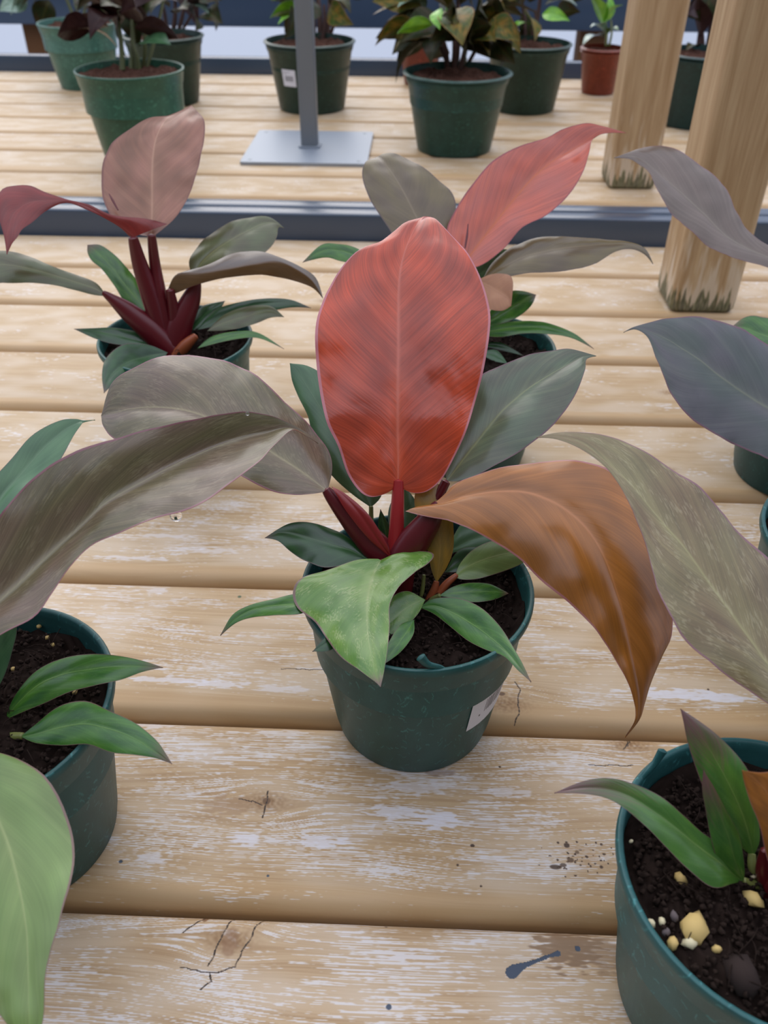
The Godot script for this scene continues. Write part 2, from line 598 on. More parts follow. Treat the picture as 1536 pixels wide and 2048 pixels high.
func soil_mesh(r: float, y: float, s: int, rough := 0.005) -> ArrayMesh:
	var n := noise(s, 1.0, 3)
	var v := PackedVector3Array()
	var nn := PackedVector3Array()
	var uv := PackedVector2Array()
	var ix := PackedInt32Array()
	var rings := 26
	var seg := 72
	var hgt := func(p: Vector2) -> float:
		return y + rough * (1.5 * n.get_noise_2d(p.x * 22.0, p.y * 22.0) + 1.2 * absf(n.get_noise_2d(p.x * 110.0 + 7.0, p.y * 110.0)) + 0.5 * n.get_noise_2d(p.x * 420.0, p.y * 420.0))
	for a in rings + 1:
		for b in seg + 1:
			var p := Vector2.from_angle(TAU * b / seg) * (r * a / rings)
			v.append(Vector3(p.x, hgt.call(p), p.y))
			var e := 0.0012
			var gx: float = hgt.call(p + Vector2(e, 0)) - hgt.call(p - Vector2(e, 0))
			var gz: float = hgt.call(p + Vector2(0, e)) - hgt.call(p - Vector2(0, e))
			nn.append(Vector3(-gx, 2 * e, -gz).normalized())
			uv.append(p * 12.0)
	for a in rings:
		for b in seg:
			var k := a * (seg + 1) + b
			ix.append_array([k, k + 1, k + seg + 1, k + 1, k + seg + 2, k + seg + 1])
	return mesh_of(v, nn, uv, ix)

# loose crumbs and fibres lying on the soil, joined: nobody could count them
func crumbs(parent: Node3D, r: float, y: float, s: int, count: int, size := 0.0012) -> void:
	var rng := RandomNumberGenerator.new()
	rng.seed = s
	var st := SurfaceTool.new()
	st.begin(Mesh.PRIMITIVE_TRIANGLES)
	var forms := []
	for k in 5:
		var f := SurfaceTool.new()
		f.create_from(lump(Vector3(1.0, 0.5 + 0.12 * k, 1.5 - 0.15 * k), s + k, 3, 5 + k % 2, 0.35), 0)
		f.deindex()
		f.generate_normals()
		f.index()
		forms.append(f.commit())
	for k in count:
		var p := Vector2.from_angle(rng.randf() * TAU) * r * sqrt(rng.randf()) * 0.97
		var q := size * rng.randf_range(0.5, 1.9)
		st.append_from(forms[k % 5], 0, Transform3D(Basis.from_euler(Vector3(rng.randf() * TAU, rng.randf() * TAU, 0)).scaled(Vector3.ONE * q), Vector3(p.x, y + 0.002 + rng.randf() * 0.003, p.y)))
	for k in count / 14:
		var p := Vector2.from_angle(rng.randf() * TAU) * r * sqrt(rng.randf()) * 0.85
		var d := Vector3.FORWARD.rotated(Vector3.UP, rng.randf() * TAU) * rng.randf_range(0.006, 0.016)
		var o := Vector3(p.x, y + 0.006, p.y)
		st.append_from(tube(PackedVector3Array([o, o + d * 0.5 + Vector3(rng.randf_range(-0.002, 0.002), 0.002, 0), o + d]), [0.00022, 0.0003, 0.00018], 4, 3), 0, Transform3D())
	var m := st.commit()
	var o := part(parent, "soil_crumbs", m, crumb_mat)
	o.set_meta("kind", "stuff")

# ---------------------------------------------------------------- potted plants
const RB := 0.0563
const RT := 0.077
const PH := 0.1281
var pot_meshes := {}

func philodendron(label: String, x: float, z: float, s: int, tint: Color, tab := -1.0, crumb_count := 260) -> Node3D:
	var t := thing("potted_philodendron", label, "potted plant", Vector3(x, 0.0, z), "young philodendrons on the plank bench")
	if not pot_meshes.has("small"):
		pot_meshes["small"] = lathe(pot_profile(RB, RT, PH, "plain"), 72, 0.004)
	var p := part(t, "pot", pot_meshes["small"], pot_mat(tint, 0.42))
	if tab >= 0.0:
		var a := deg_to_rad(tab)
		var out := Vector3(sin(a), 0, cos(a))
		var side := Vector3(cos(a), 0, -sin(a))
		var o := out * (RT - 0.003)
		part(p, "rim_hook", tube(PackedVector3Array([o + Vector3(0, PH - 0.004, 0) + side * 0.011, o + Vector3(0, PH, 0) + side * 0.006, o + Vector3(0, PH + 0.003, 0) - side * 0.001, o + Vector3(0, PH + 0.0095, 0) - side * 0.0055]), [0.0012, 0.0018, 0.0022, 0.0030], 10, 5, 0.6), pot_mat(tint, 0.42))
	part(t, "soil", soil_mesh(RT - 0.0052, PH - 0.017, s), soil_mat)
	crumbs(t, RT - 0.009, PH - 0.016, s, crumb_count)
	return t

func leaf(t: Node3D, kind: String, stations: Array, a := 0.0, b := 0.0, bulge := 0.10, under := "", wave := 0.0) -> MeshInstance3D:
	var m := blade(stations, a, b, bulge, t.position, wave)
	m.surface_set_material(0, mats[kind])
	m.surface_set_material(1, mats[under if under else kind])
	return part(t, "leaf", m)

func stalk(t: Node3D, called: String, kind: String, pts: Array, flat := 1.0) -> MeshInstance3D:
	var p := PackedVector3Array()
	var r := []
	for q in pts:
		p.append(pd(q[0], q[1], q[2]) - t.position)
		r.append(q[3] * 0.001)
	return part(t, called, tube(p, r, 14, 5, flat), mats[kind])

func pebble(t: Node3D, called: String, u: float, v: float, mm: float, rad: Vector3, s: int, m: Material) -> void:
	var o := part(t, called, lump(rad, s, 6, 9), m)
	o.position = pd(u, v, mm) - t.position

func pot_plant(called: String, label: String, category: String, x: float, z: float, rb: float, rt: float, h: float, style: String, tint: Color, s: int) -> Node3D:
	var t := thing(called, label, category, Vector3(x, 0.0, z), "larger potted plants on the rear bench")
	var key := "%s %.3f %.3f %.3f" % [style, rb, rt, h]
	if not pot_meshes.has(key):
		pot_meshes[key] = lathe(pot_profile(rb, rt, h, style), 60)
	part(t, "pot", pot_meshes[key], pot_mat(tint, 0.35))
	part(t, "soil", soil_mesh(rt - (0.017 if style == "lip" else 0.006), h - 0.014, s, 0.006), mats["bark_soil"])
	return t

func far_leaf(t: Node3D, kind: String, bu: float, bv: float, bd: float, tu: float, tv: float, td: float, width: float, arch := 0.01, twist := 0.0) -> void:
	var m := lance(pd(bu, bv, bd), pd(tu, tv, td), width, arch, t.position, twist)
	m.surface_set_material(0, mats[kind])
	m.surface_set_material(1, mats[kind])
	part(t, "leaf", m)

# ================================================================ scene
func _ready() -> void:
	# ---- camera
	var cam := Camera3D.new()
	cam.name = "camera"
	cam.transform = Transform3D(cam_basis, EYE)
	cam.near = 0.02
	cam.far = 60.0
	var lens := CameraAttributesPhysical.new()
	lens.frustum_focal_length = 12.0 / (1024.0 / F_PX)
	lens.frustum_focus_distance = 0.55
	lens.frustum_near = 0.02
	lens.frustum_far = 60.0
	lens.exposure_aperture = 7.0
	cam.attributes = lens
	cam.fov = rad_to_deg(2.0 * atan(1024.0 / F_PX))
	add_child(cam)
	cam.current = true

	# ---- sky and light: bright overcast daylight through the greenhouse, a little stronger from beyond the benches
	var env := Environment.new()
	var sky_mat := ProceduralSkyMaterial.new()
	sky_mat.sky_top_color = c8(234, 239, 255)
	sky_mat.sky_horizon_color = c8(132, 139, 158)
	sky_mat.sky_curve = 0.75
	sky_mat.ground_horizon_color = c8(150, 146, 140)
	sky_mat.ground_bottom_color = c8(90, 86, 80)
	sky_mat.sky_energy_multiplier = 1.9
	sky_mat.ground_energy_multiplier = 0.5
	var sky := Sky.new()
	sky.sky_material = sky_mat
	env.background_mode = Environment.BG_SKY
	env.sky = sky
	env.tonemap_mode = Environment.TONE_MAPPER_LINEAR
	env.tonemap_exposure = 0.46
	env.sdfgi_enabled = true
	env.ssao_enabled = true
	env.ssil_enabled = true
	var we := WorldEnvironment.new()
	we.name = "world_environment"
	we.environment = env
	add_child(we)
	var sun := DirectionalLight3D.new()
	sun.name = "hazy_sun"
	sun.light_color = c8(255, 247, 235)
	sun.light_energy = 0.9
	sun.light_angular_distance = 50.0
	sun.shadow_enabled = true
	sun.sky_mode = DirectionalLight3D.SKY_MODE_LIGHT_ONLY
	add_child(sun)
	sun.look_at_from_position(Vector3(-0.5, 1.5, -2.0), Vector3.ZERO, Vector3.UP)

	make_materials()
	build_benches()
	build_posts_and_stand()
	build_main_plant()
	build_left_front_plant()
	build_right_front_plant()
	build_right_plants()
	build_back_left_plant()
	build_back_middle_plant()
	build_rear_plants()
	build_small_things()

func make_materials() -> void:
	make_scuffs()
	soil_mat = plain(c8(36, 27, 23), 0.95, 0.2)
	crumb_mat = plain(c8(40, 30, 25), 0.92, 0.25)
	mats["bark_soil"] = plain(c8(84, 58, 48), 0.95, 0.2)
	mats["sheath"] = plain(c8(92, 20, 28), 0.33, 0.5)
	mats["sheath_inner"] = plain(c8(124, 26, 26), 0.35, 0.5)
	mats["petiole_red"] = plain(c8(150, 34, 36), 0.33, 0.5)
	mats["petiole_orange"] = plain(c8(150, 78, 46), 0.4, 0.5)
	mats["petiole_green"] = plain(c8(112, 118, 62), 0.4, 0.5)
	mats["stem_brown"] = plain(c8(70, 46, 38), 0.6, 0.4)
	mats["stem_olive"] = plain(c8(92, 98, 62), 0.5, 0.4)
	leaf_mat("red", c8(194, 72, 38), c8(160, 64, 44), c8(210, 116, 96), c8(196, 128, 140), 0.16, 0.30, 11)
	leaf_mat("pink", c8(190, 88, 66), c8(176, 88, 74), c8(196, 96, 44), c8(140, 60, 70), 0.14, 0.30, 12)
	leaf_mat("mauve", c8(150, 98, 76), c8(124, 80, 54), c8(182, 138, 110), c8(120, 70, 60), 0.08, 0.36, 13)
	leaf_mat("crimson", c8(134, 40, 34), c8(120, 46, 42), c8(150, 70, 62), c8(110, 30, 30), 0.10, 0.30, 14)
	leaf_mat("greybrown", c8(106, 88, 72), c8(96, 88, 60), c8(150, 140, 104), c8(138, 86, 98), 0.16, 0.34, 15, 0.15)
	leaf_mat("slate", c8(78, 94, 70), c8(74, 78, 60), c8(128, 134, 88), c8(96, 52, 68), 0.14, 0.36, 16)
	leaf_mat("dusk", c8(76, 74, 78), c8(62, 72, 66), c8(112, 116, 92), c8(104, 60, 74), 0.10, 0.36, 17)
	leaf_mat("ash", c8(114, 98, 88), c8(104, 90, 80), c8(140, 130, 112), c8(120, 84, 90), 0.10, 0.32, 18)
	leaf_mat("orange", c8(162, 100, 36), c8(136, 84, 34), c8(196, 130, 82), c8(162, 104, 110), 0.10, 0.36, 19)
	leaf_mat("olive", c8(128, 118, 80), c8(116, 96, 66), c8(164, 158, 108), c8(136, 92, 104), 0.14, 0.40, 20, 0.30)
	leaf_mat("green", c8(70, 118, 40), c8(44, 92, 36), c8(116, 154, 72), c8(112, 78, 72), 0.10, 0.34, 21, 0.08, null, 0.14)
	leaf_mat("darkgreen", c8(38, 80, 36), c8(28, 62, 32), c8(74, 104, 60), c8(96, 72, 70), 0.08, 0.34, 22, 0.0, null, 0.14)
	leaf_mat("frontgreen", c8(100, 136, 54), c8(76, 118, 46), c8(132, 152, 86), c8(118, 84, 86), 0.08, 0.32, 23, 0.30, null, 0.10)
	leaf_mat("teal", c8(76, 116, 76), c8(62, 100, 66), c8(96, 128, 92), c8(90, 84, 80), 0.06, 0.36, 24)
	leaf_mat("ochre", c8(156, 118, 34), c8(130, 104, 38), c8(164, 128, 60), c8(150, 110, 60), 0.06, 0.42, 25)
	leaf_mat("palegreen", c8(116, 142, 78), c8(104, 126, 68), c8(150, 162, 104), c8(120, 86, 84), 0.06, 0.40, 26)
	leaf_mat("moss", c8(88, 96, 60), c8(80, 78, 50), c8(126, 128, 86), c8(100, 84, 60), 0.08, 0.36, 27)
	leaf_mat("bronze", c8(104, 94, 88), c8(100, 88, 76), c8(110, 82, 60), c8(96, 62, 52), 0.08, 0.36, 28, 0.0, c8(98, 70, 38))
	leaf_mat("umber", c8(98, 84, 46), c8(86, 70, 46), c8(124, 108, 80), c8(80, 60, 56), 0.08, 0.34, 29)
	leaf_mat("tan", c8(154, 102, 62), c8(146, 94, 56), c8(166, 116, 76), c8(140, 90, 60), 0.05, 0.42, 30)
	leaf_mat("purpletip", c8(74, 118, 44), c8(58, 100, 40), c8(106, 134, 66), c8(110, 70, 78), 0.08, 0.36, 31, 0.05, null, 0.42)
	leaf_mat("night", c8(44, 56, 30), c8(64, 52, 30), c8(96, 100, 50), c8(60, 50, 36), 0.25, 0.48, 32)
	leaf_mat("burgundy", c8(46, 24, 24), c8(58, 34, 30), c8(70, 44, 40), c8(60, 40, 36), 0.15, 0.46, 33)
	leaf_mat("lime", c8(132, 190, 44), c8(96, 160, 40), c8(150, 200, 80), c8(110, 160, 50), 0.06, 0.4, 34)
	leaf_mat("silver", c8(150, 172, 156), c8(110, 140, 116), c8(180, 196, 180), c8(120, 140, 120), 0.2, 0.25, 35)
	leaf_mat("pattern", c8(60, 76, 30), c8(128, 98, 40), c8(120, 120, 50), c8(170, 120, 60), 0.4, 0.48, 36)

# ---------------------------------------------------------------- benches, rails, floor
func build_benches() -> void:
	var floor_mesh := box(Vector3(60.0, 0.1, 60.0), Vector3(0, -0.80, -6.0), 0.01)
	var floor_mat := plain(c8(152, 160, 172), 0.7, 0.4)
	structure("floor", floor_mesh, floor_mat, "pale concrete floor under and beyond the benches")

	var frame := plain(c8(168, 174, 180), 0.4, 0.5)
	var wall := structure("wall_back", box(Vector3(16.0, 0.9, 0.12), Vector3(0, -0.30, -14.9), 0.01), plain(c8(190, 190, 186), 0.8), "low sill wall of the greenhouse end")
	for k in 9:
		part(wall, "mullion", extrude(rounded(-8.0 + 2.0 * k - 0.03, -8.0 + 2.0 * k + 0.03, -14.93, -14.87, 0.006), "y", 0.15, 2.6), frame)
	part(wall, "top_rail", box(Vector3(16.06, 0.08, 0.08), Vector3(0, 2.64, -14.9), 0.006), frame)
	structure("wall_unseen_front", box(Vector3(9.0, 2.75, 0.12), Vector3(0, 0.625, 1.05), 0.01), plain(c8(104, 104, 98), 0.8, 0.3), "unseen grey wall out of view behind the camera, darkens near boards and leaf sheen")  # out of view, placed to shade the near boards and break up leaf sheen
	var paint := plain(c8(60, 74, 92), 0.24, 0.6)
	var joist_mat := plain(c8(120, 92, 62), 0.8, 0.3)
	# near bench
	var b := thing("plant_bench", "near plank bench of worn whitewashed cedar boards carrying the philodendrons", "bench", Vector3.ZERO, "plank benches")
	var edges := [0.182, 0.036, -0.110, -0.2570, -0.4010, -0.5510, -0.6985, -0.8415, -0.9880, -1.1335, -1.2755, -1.4150]
	var near_len := 0.80
	var far_mats := []
	for k in 4:
		far_mats.append(wood_mat(wood_tex(1024, 140, 1.6, 0.2, 0.0, 0.0, 300 + k * 7, {"white": -0.1 + 0.05 * k, "soft": 0.5, "tone": [c8(194, 168, 132), c8(190, 163, 126), c8(197, 172, 137), c8(192, 165, 128)][k], "knots": [[0.3 + 0.27 * k, 0.06 + 0.02 * k, 0.006]]})))
	for k in edges.size() - 1:
		var z_near: float = edges[k] - 0.0045
		var z_far: float = edges[k + 1]
		var m: Material
		var tex_len := 1.6
		var x0 := -0.83 + 0.31 * k
		if k >= 2 and k <= 5:
			tex_len = near_len
			x0 = -0.40
			m = wood_mat(near_plank_texture(k, z_far), 0.05)
		else:
			m = far_mats[(k * 3) % 4]
		part(b, "plank", plank_mesh(z_far, z_near, -1.25, 1.05, tex_len, x0), m)
	part(b, "edge_rail", box(Vector3(2.3, 0.13, 0.034), Vector3(-0.1, 0.041 - 0.065, -1.436), 0.004), paint)
	for x in [-0.9, -0.2, 0.75]:
		part(b, "joist", box(Vector3(0.038, 0.09, 1.55), Vector3(x, -0.081, -0.625), 0.003), joist_mat)

	# rear bench
	var c := thing("plant_bench", "rear plank bench of pale boards between two slate-blue edge rails", "bench", Vector3.ZERO, "plank benches")
	var rear := [-1.4930, -1.6300, -1.7750, -1.9340, -2.0850, -2.2320, -2.3780, -2.5160, -2.6580, -2.8050]
	for k in rear.size() - 1:
		part(c, "plank", plank_mesh(rear[k + 1], rear[k] - 0.0055, -1.65, 1.45, 1.6, 0.21 * k - 0.9), far_mats[(k * 3 + 2) % 4])
	part(c, "edge_rail", box(Vector3(3.1, 0.13, 0.034), Vector3(-0.1, 0.041 - 0.065, -1.4745), 0.004), paint)
	part(c, "edge_rail", box(Vector3(3.1, 0.13, 0.036), Vector3(-0.1, 0.041 - 0.065, -2.832), 0.004), paint)
	for x in [-1.2, -0.3, 0.65]:
		part(c, "joist", box(Vector3(0.038, 0.09, 1.32), Vector3(x, -0.081, -2.15), 0.003), joist_mat)
	for x in [-1.5, 1.3]:
		part(c, "leg", extrude(rounded(x - 0.045, x + 0.045, -2.30, -2.21, 0.006), "y", -0.75, -0.037), joist_mat)

	# bench on the other side of the aisle
	var d := thing("plant_bench", "distant bench with slate-blue beam on brown wooden legs across the aisle", "bench", Vector3.ZERO, "plank benches")
	part(d, "beam", box(Vector3(7.0, 0.16, 0.05), Vector3(0, 0.085, -3.70), 0.006), paint)
	var far_wood := far_mats[2] as Material
	for k in 6:
		part(d, "plank", box(Vector3(7.0, 0.036, 0.14), Vector3(0, 0.145, -3.80 - 0.147 * k), 0.008), far_wood)
	var leg_mat := plain(c8(120, 82, 52), 0.75, 0.3)
	for x in [-1.52, -1.34, 0.665, 2.2]:
		part(d, "leg", extrude(rounded(x - 0.05, x + 0.05, -3.86, -3.75, 0.006), "y", -0.75, 0.125), leg_mat)

func mark(u: float, v: float) -> Vector2:
	var g := ground(u, v)
	return Vector2(g.x, g.z)

func drip(u: float, v: float, mm: float) -> Vector3:
	var g := ground(u, v)
	return Vector3(g.x, g.z, mm)

func line(pts: Array) -> Array:
	var o := []
	for p in pts:
		o.append(mark(p[0], p[1]))
	return o

func blob(u: float, v: float, rx: float, rz: float, c: Color, f: float) -> Array:
	var g := ground(u, v)
	return [g.x, g.z, rx * 0.001, rz * 0.001, c, f]

func near_plank_texture(k: int, z0: float) -> ImageTexture:
	var dark := c8(74, 54, 42)
	var ink := c8(62, 74, 92)
	var soil := c8(66, 48, 36)
	var lime := Color(0.86, 0.845, 0.86)
	var m := {}
	match k:
		2:                                                  # nearest plank in view: split knot, paint drip, damp patch
			var damp := c8(140, 112, 84)
			m = {"strokes": [[drip(1024, 1967, 3.4), drip(1030, 1962, 3.2), drip(1050, 1952, 1.5), drip(1075, 1943, 0.9), drip(1092, 1936, 1.1), drip(1100, 1933, 0.7), drip(1118, 1928, 1.7)], [drip(1157, 1918, 1.6), drip(1158, 1918, 1.6)]],
				"white": 0.42, "tone": c8(193, 165, 130), "knots": [[mark(455, 1900).x, mark(455, 1900).y, 0.007]],
				"cracks": [line([[412, 1826], [402, 1852], [385, 1868], [362, 1886]]), line([[478, 1828], [462, 1850], [440, 1895], [412, 1955]]), line([[532, 1840], [512, 1866], [498, 1900], [480, 1925], [466, 1955], [432, 1968], [400, 1966], [354, 1956]]), line([[415, 1966], [420, 1985], [395, 2003]])],
				"blobs": [blob(455, 1905, 5, 10, c8(140, 104, 76), 0.5), blob(1118, 1908, 14, 15, damp, 0.8), blob(1158, 1910, 13, 14, damp, 0.8), blob(1138, 1915, 17, 13, damp, 0.6), blob(1205, 1925, 15, 12, damp, 0.5),
					blob(776, 2037, 1.8, 1.8, ink, 0.95), blob(771, 1864, 1.0, 1.0, dark, 0.9), blob(406, 1845, 2, 5, c8(110, 72, 46), 0.6)]}
		3:                                                  # plank under the middle pot: knot, flaking white, spilt soil
			m = {"white": 0.50, "tone": c8(190, 160, 121), "knots": [[mark(528, 1620).x, mark(528, 1620).y, 0.0075], [mark(1262, 1500).x, mark(1262, 1500).y, 0.009]],
				"cracks": [line([[533, 1598], [529, 1622], [522, 1652]]), line([[474, 1614], [500, 1618], [522, 1626]]), line([[1257, 1475], [1262, 1496], [1249, 1512]]), line([[1255, 1478], [1259, 1508]]), line([[1180, 1545], [1270, 1546]])],
				"blobs": [blob(450, 1626, 17, 9, c8(160, 126, 92), 0.5), blob(530, 1618, 3, 3, c8(96, 66, 40), 0.8), blob(300, 1735, 11, 4, lime, 0.7), blob(490, 1695, 12, 5, lime, 0.8), blob(640, 1700, 16, 5, lime, 0.8), blob(790, 1640, 20, 5, lime, 0.75), blob(880, 1655, 14, 8, lime, 0.8), blob(830, 1590, 26, 5, lime, 0.6), blob(1010, 1600, 16, 4, lime, 0.6), blob(560, 1480, 22, 4, lime, 0.6), blob(300, 1460, 20, 4, lime, 0.6),
					blob(1135, 1708, 2.2, 1.8, soil, 0.9), blob(1143, 1738, 2.4, 1.8, soil, 0.9), blob(1112, 1752, 4, 1.8, soil, 0.8), blob(1156, 1722, 1.6, 1.4, soil, 0.8), blob(1128, 1748, 2.4, 1.5, soil, 0.7), blob(1205, 1752, 1.2, 1.2, soil, 0.8), blob(1205, 1706, 1.0, 1.0, soil, 0.8), blob(1165, 1730, 14, 7, c8(176, 140, 100), 0.35), blob(945, 1708, 1.6, 1.2, soil, 0.9), blob(915, 1748, 0.9, 0.9, soil, 0.9), blob(1000, 1548, 0.9, 0.9, soil, 0.9), blob(235, 1741, 1.4, 1.2, ink, 0.9), blob(532, 1770, 0.9, 0.9, ink, 0.9), blob(962, 1791, 0.8, 0.8, soil, 0.9), blob(880, 1560, 14, 3, c8(120, 96, 84), 0.4)]}  # last brown blob: contact shade painted in front of the pot foot
		4:                                                  # plank with a split at its front edge
			m = {"white": 0.26, "tone": c8(196, 168, 130), "knots": [[mark(1015, 1420).x, mark(1015, 1420).y, 0.008]],
				"cracks": [line([[1030, 1376], [1042, 1392], [1036, 1416], [1040, 1440], [1030, 1462]]), line([[560, 1350], [650, 1352]])],
				"blobs": [blob(1370, 1402, 40, 6, lime, 0.85), blob(1450, 1408, 30, 5, lime, 0.8), blob(330, 1372, 32, 3.5, lime, 0.7), blob(430, 1380, 28, 3.5, lime, 0.7), blob(560, 1390, 22, 4, lime, 0.6), blob(1004, 1400, 3, 2, c8(90, 60, 36), 0.8), blob(476, 1203, 1.8, 1.6, c8(72, 92, 66), 0.9), blob(310, 1190, 10, 5, lime, 0.5), blob(1290, 1270, 1, 1, soil, 0.8), blob(1420, 1391, 1, 1, soil, 0.9)]}
		5:
			m = {"white": 0.28, "tone": c8(194, 168, 132), "knots": [[-0.3, -0.62, 0.006]],
				"blobs": [blob(260, 1125, 40, 3, lime, 0.6), blob(420, 1110, 30, 4, lime, 0.5), blob(330, 1080, 30, 3, lime, 0.5)]}
	if k == 3:
		var rng := RandomNumberGenerator.new()
		rng.seed = 12
		for n in 46:
			m["blobs"].append(blob(1160 + rng.randfn() * 32.0, 1736 + rng.randfn() * 16.0, rng.randf_range(0.3, 1.1), rng.randf_range(0.3, 0.9), soil, 0.85))
	return wood_tex(1600, 400, 0.80, 0.20, -0.40, z0, 100 + k * 13, m)

# ---------------------------------------------------------------- posts and metal stand
func post_tex() -> ImageTexture:
	var w := 320
	var h := 640
	var im := Image.create_empty(w, h, false, Image.FORMAT_RGB8)
	var na := noise(61, 1.0, 3)
	var nb := noise(62, 1.0, 1)
	for y in h:
		var up := 0.64 * y / h
		for x in w:
			var q := 0.36 * x / w
			var fine := nb.get_noise_2d(q * 700.0, up * 12.0)
			var band := na.get_noise_2d(q * 60.0, up * 3.0)
			var c := c8(190, 162, 124).lerp(c8(160, 128, 90), clampf(0.4 + 0.7 * band + 0.3 * fine, 0.0, 1.0))
			var bare := na.get_noise_2d(q * 70.0 + 5.0, up * 9.0) * 0.9 + 0.25 * fine + 0.62 - up * 7.0
			c = c.lerp(c8(214, 200, 180), clampf(bare * 1.5, 0.0, 0.75))
			var edge := 0.026 + 0.020 * nb.get_noise_2d(q * 160.0, 3.0) + 0.014 * nb.get_noise_2d(q * 40.0, 9.0)
			if up < edge:
				var f := clampf((edge - up) / 0.006, 0.0, 1.0) * (0.72 + 0.28 * nb.get_noise_2d(q * 420.0, up * 60.0))
				c = c.lerp(c8(96, 98, 62).lerp(c8(58, 58, 42), clampf(0.5 + nb.get_noise_2d(q * 500.0, 1.0), 0.0, 1.0)), f)
			im.set_pixel(x, y, c)
	return ImageTexture.create_from_image(im)

func post_mesh(half: float, height: float) -> ArrayMesh:
	var v := PackedVector3Array()
	var n := PackedVector3Array()
	var uv := PackedVector2Array()
	var ix := PackedInt32Array()
	var rows := [[0.0, 0.006], [0.002, 0.003], [0.006, 0.001], [0.02, 0.0], [0.5, 0.0], [height, 0.0]]
	var ring := rounded(-half, half, -half, half, 0.010, 4)
	var c := ring.size()
	for r in rows:
		var run := 0.0
		for k in c + 1:
			var p := ring[k % c]
			var q: Vector2 = p * ((half - float(r[1])) / half)
			v.append(Vector3(q.x, r[0], q.y))
			var a := (ring[(k + 1) % c] - ring[(k + c - 1) % c]).orthogonal().normalized()
			if a.dot(p) < 0.0:
				a = -a
			n.append(Vector3(a.x, -0.6 if r[1] > 0.002 else 0.0, a.y).normalized())
			uv.append(Vector2(run / 0.36, r[0] / 0.64))
			run += ring[k % c].distance_to(ring[(k + 1) % c])
	for r in rows.size() - 1:
		for k in c:
			var a := r * (c + 1) + k
			ix.append_array([a, a + 1, a + c + 1, a + 1, a + c + 2, a + c + 1])
	for e in [0, rows.size() - 1]:
		var at := v.size()
		var face := Vector3.DOWN if e == 0 else Vector3.UP
		v.append(Vector3(0, rows[e][0], 0))
		n.append(face)
		uv.append(Vector2(0.1, 0.5))
		for k in c:
			v.append(v[e * (c + 1) + k])
			n.append(face)
			uv.append(Vector2(0.1, 0.5))
		for k in c:
			ix.append_array([at, at + 1 + k, at + 1 + (k + 1) % c])
	return mesh_of(v, n, uv, ix)

func build_posts_and_stand() -> void:
	var m := wood_mat(post_tex(), 0.06)
	m.roughness = 0.7
	var mesh := post_mesh(0.046, 1.15)
	var near := part(self, "wooden_post", mesh, m)
	near.position = Vector3(0.409, 0.0005, -1.190)
	tag(near, "square wooden post with mossy frayed foot standing on the near bench", "post", "square timber posts")
	var far := part(self, "wooden_post_001", mesh, m)
	far.position = Vector3(0.420, 0.0005, -1.768)
	far.rotation.y = PI
	tag(far, "square wooden post with green foot on the rear bench beside the terracotta pot", "post", "square timber posts")

	var zinc := plain(c8(150, 158, 168), 0.42, 0.5)
	zinc.metallic = 0.25
	var steel := plain(c8(128, 134, 140), 0.45, 0.5)
	steel.metallic = 0.5
	var t := thing("metal_stand", "grey metal pole welded to a square galvanised base plate on the rear bench", "stand", Vector3(-0.239, 0.0, -1.980))
	part(t, "base_plate", extrude(rounded(-0.134, 0.134, -0.134, 0.134, 0.006), "y", 0.0005, 0.0065), zinc)
	var lean := Vector3(0.0, 1.0, 0.0)
	part(t, "pole", extrude(rounded(-0.0185, 0.0185, -0.0185, 0.0185, 0.006, 4), "y", 0.0065, 1.1), steel)
	part(t, "weld_collar", extrude(rounded(-0.024, 0.024, -0.024, 0.024, 0.008, 4), "y", 0.0065, 0.011), zinc)
	for q in [Vector2(-0.115, 0.115), Vector2(0.115, 0.115), Vector2(-0.115, -0.115), Vector2(0.115, -0.115)]:
		part(t, "bolt_hole", lathe([Vector2(0.0002, 0.0071), Vector2(0.0035, 0.0071), Vector2(0.0045, 0.0066)], 16), steel).position = Vector3(q.x, 0.0, q.y)

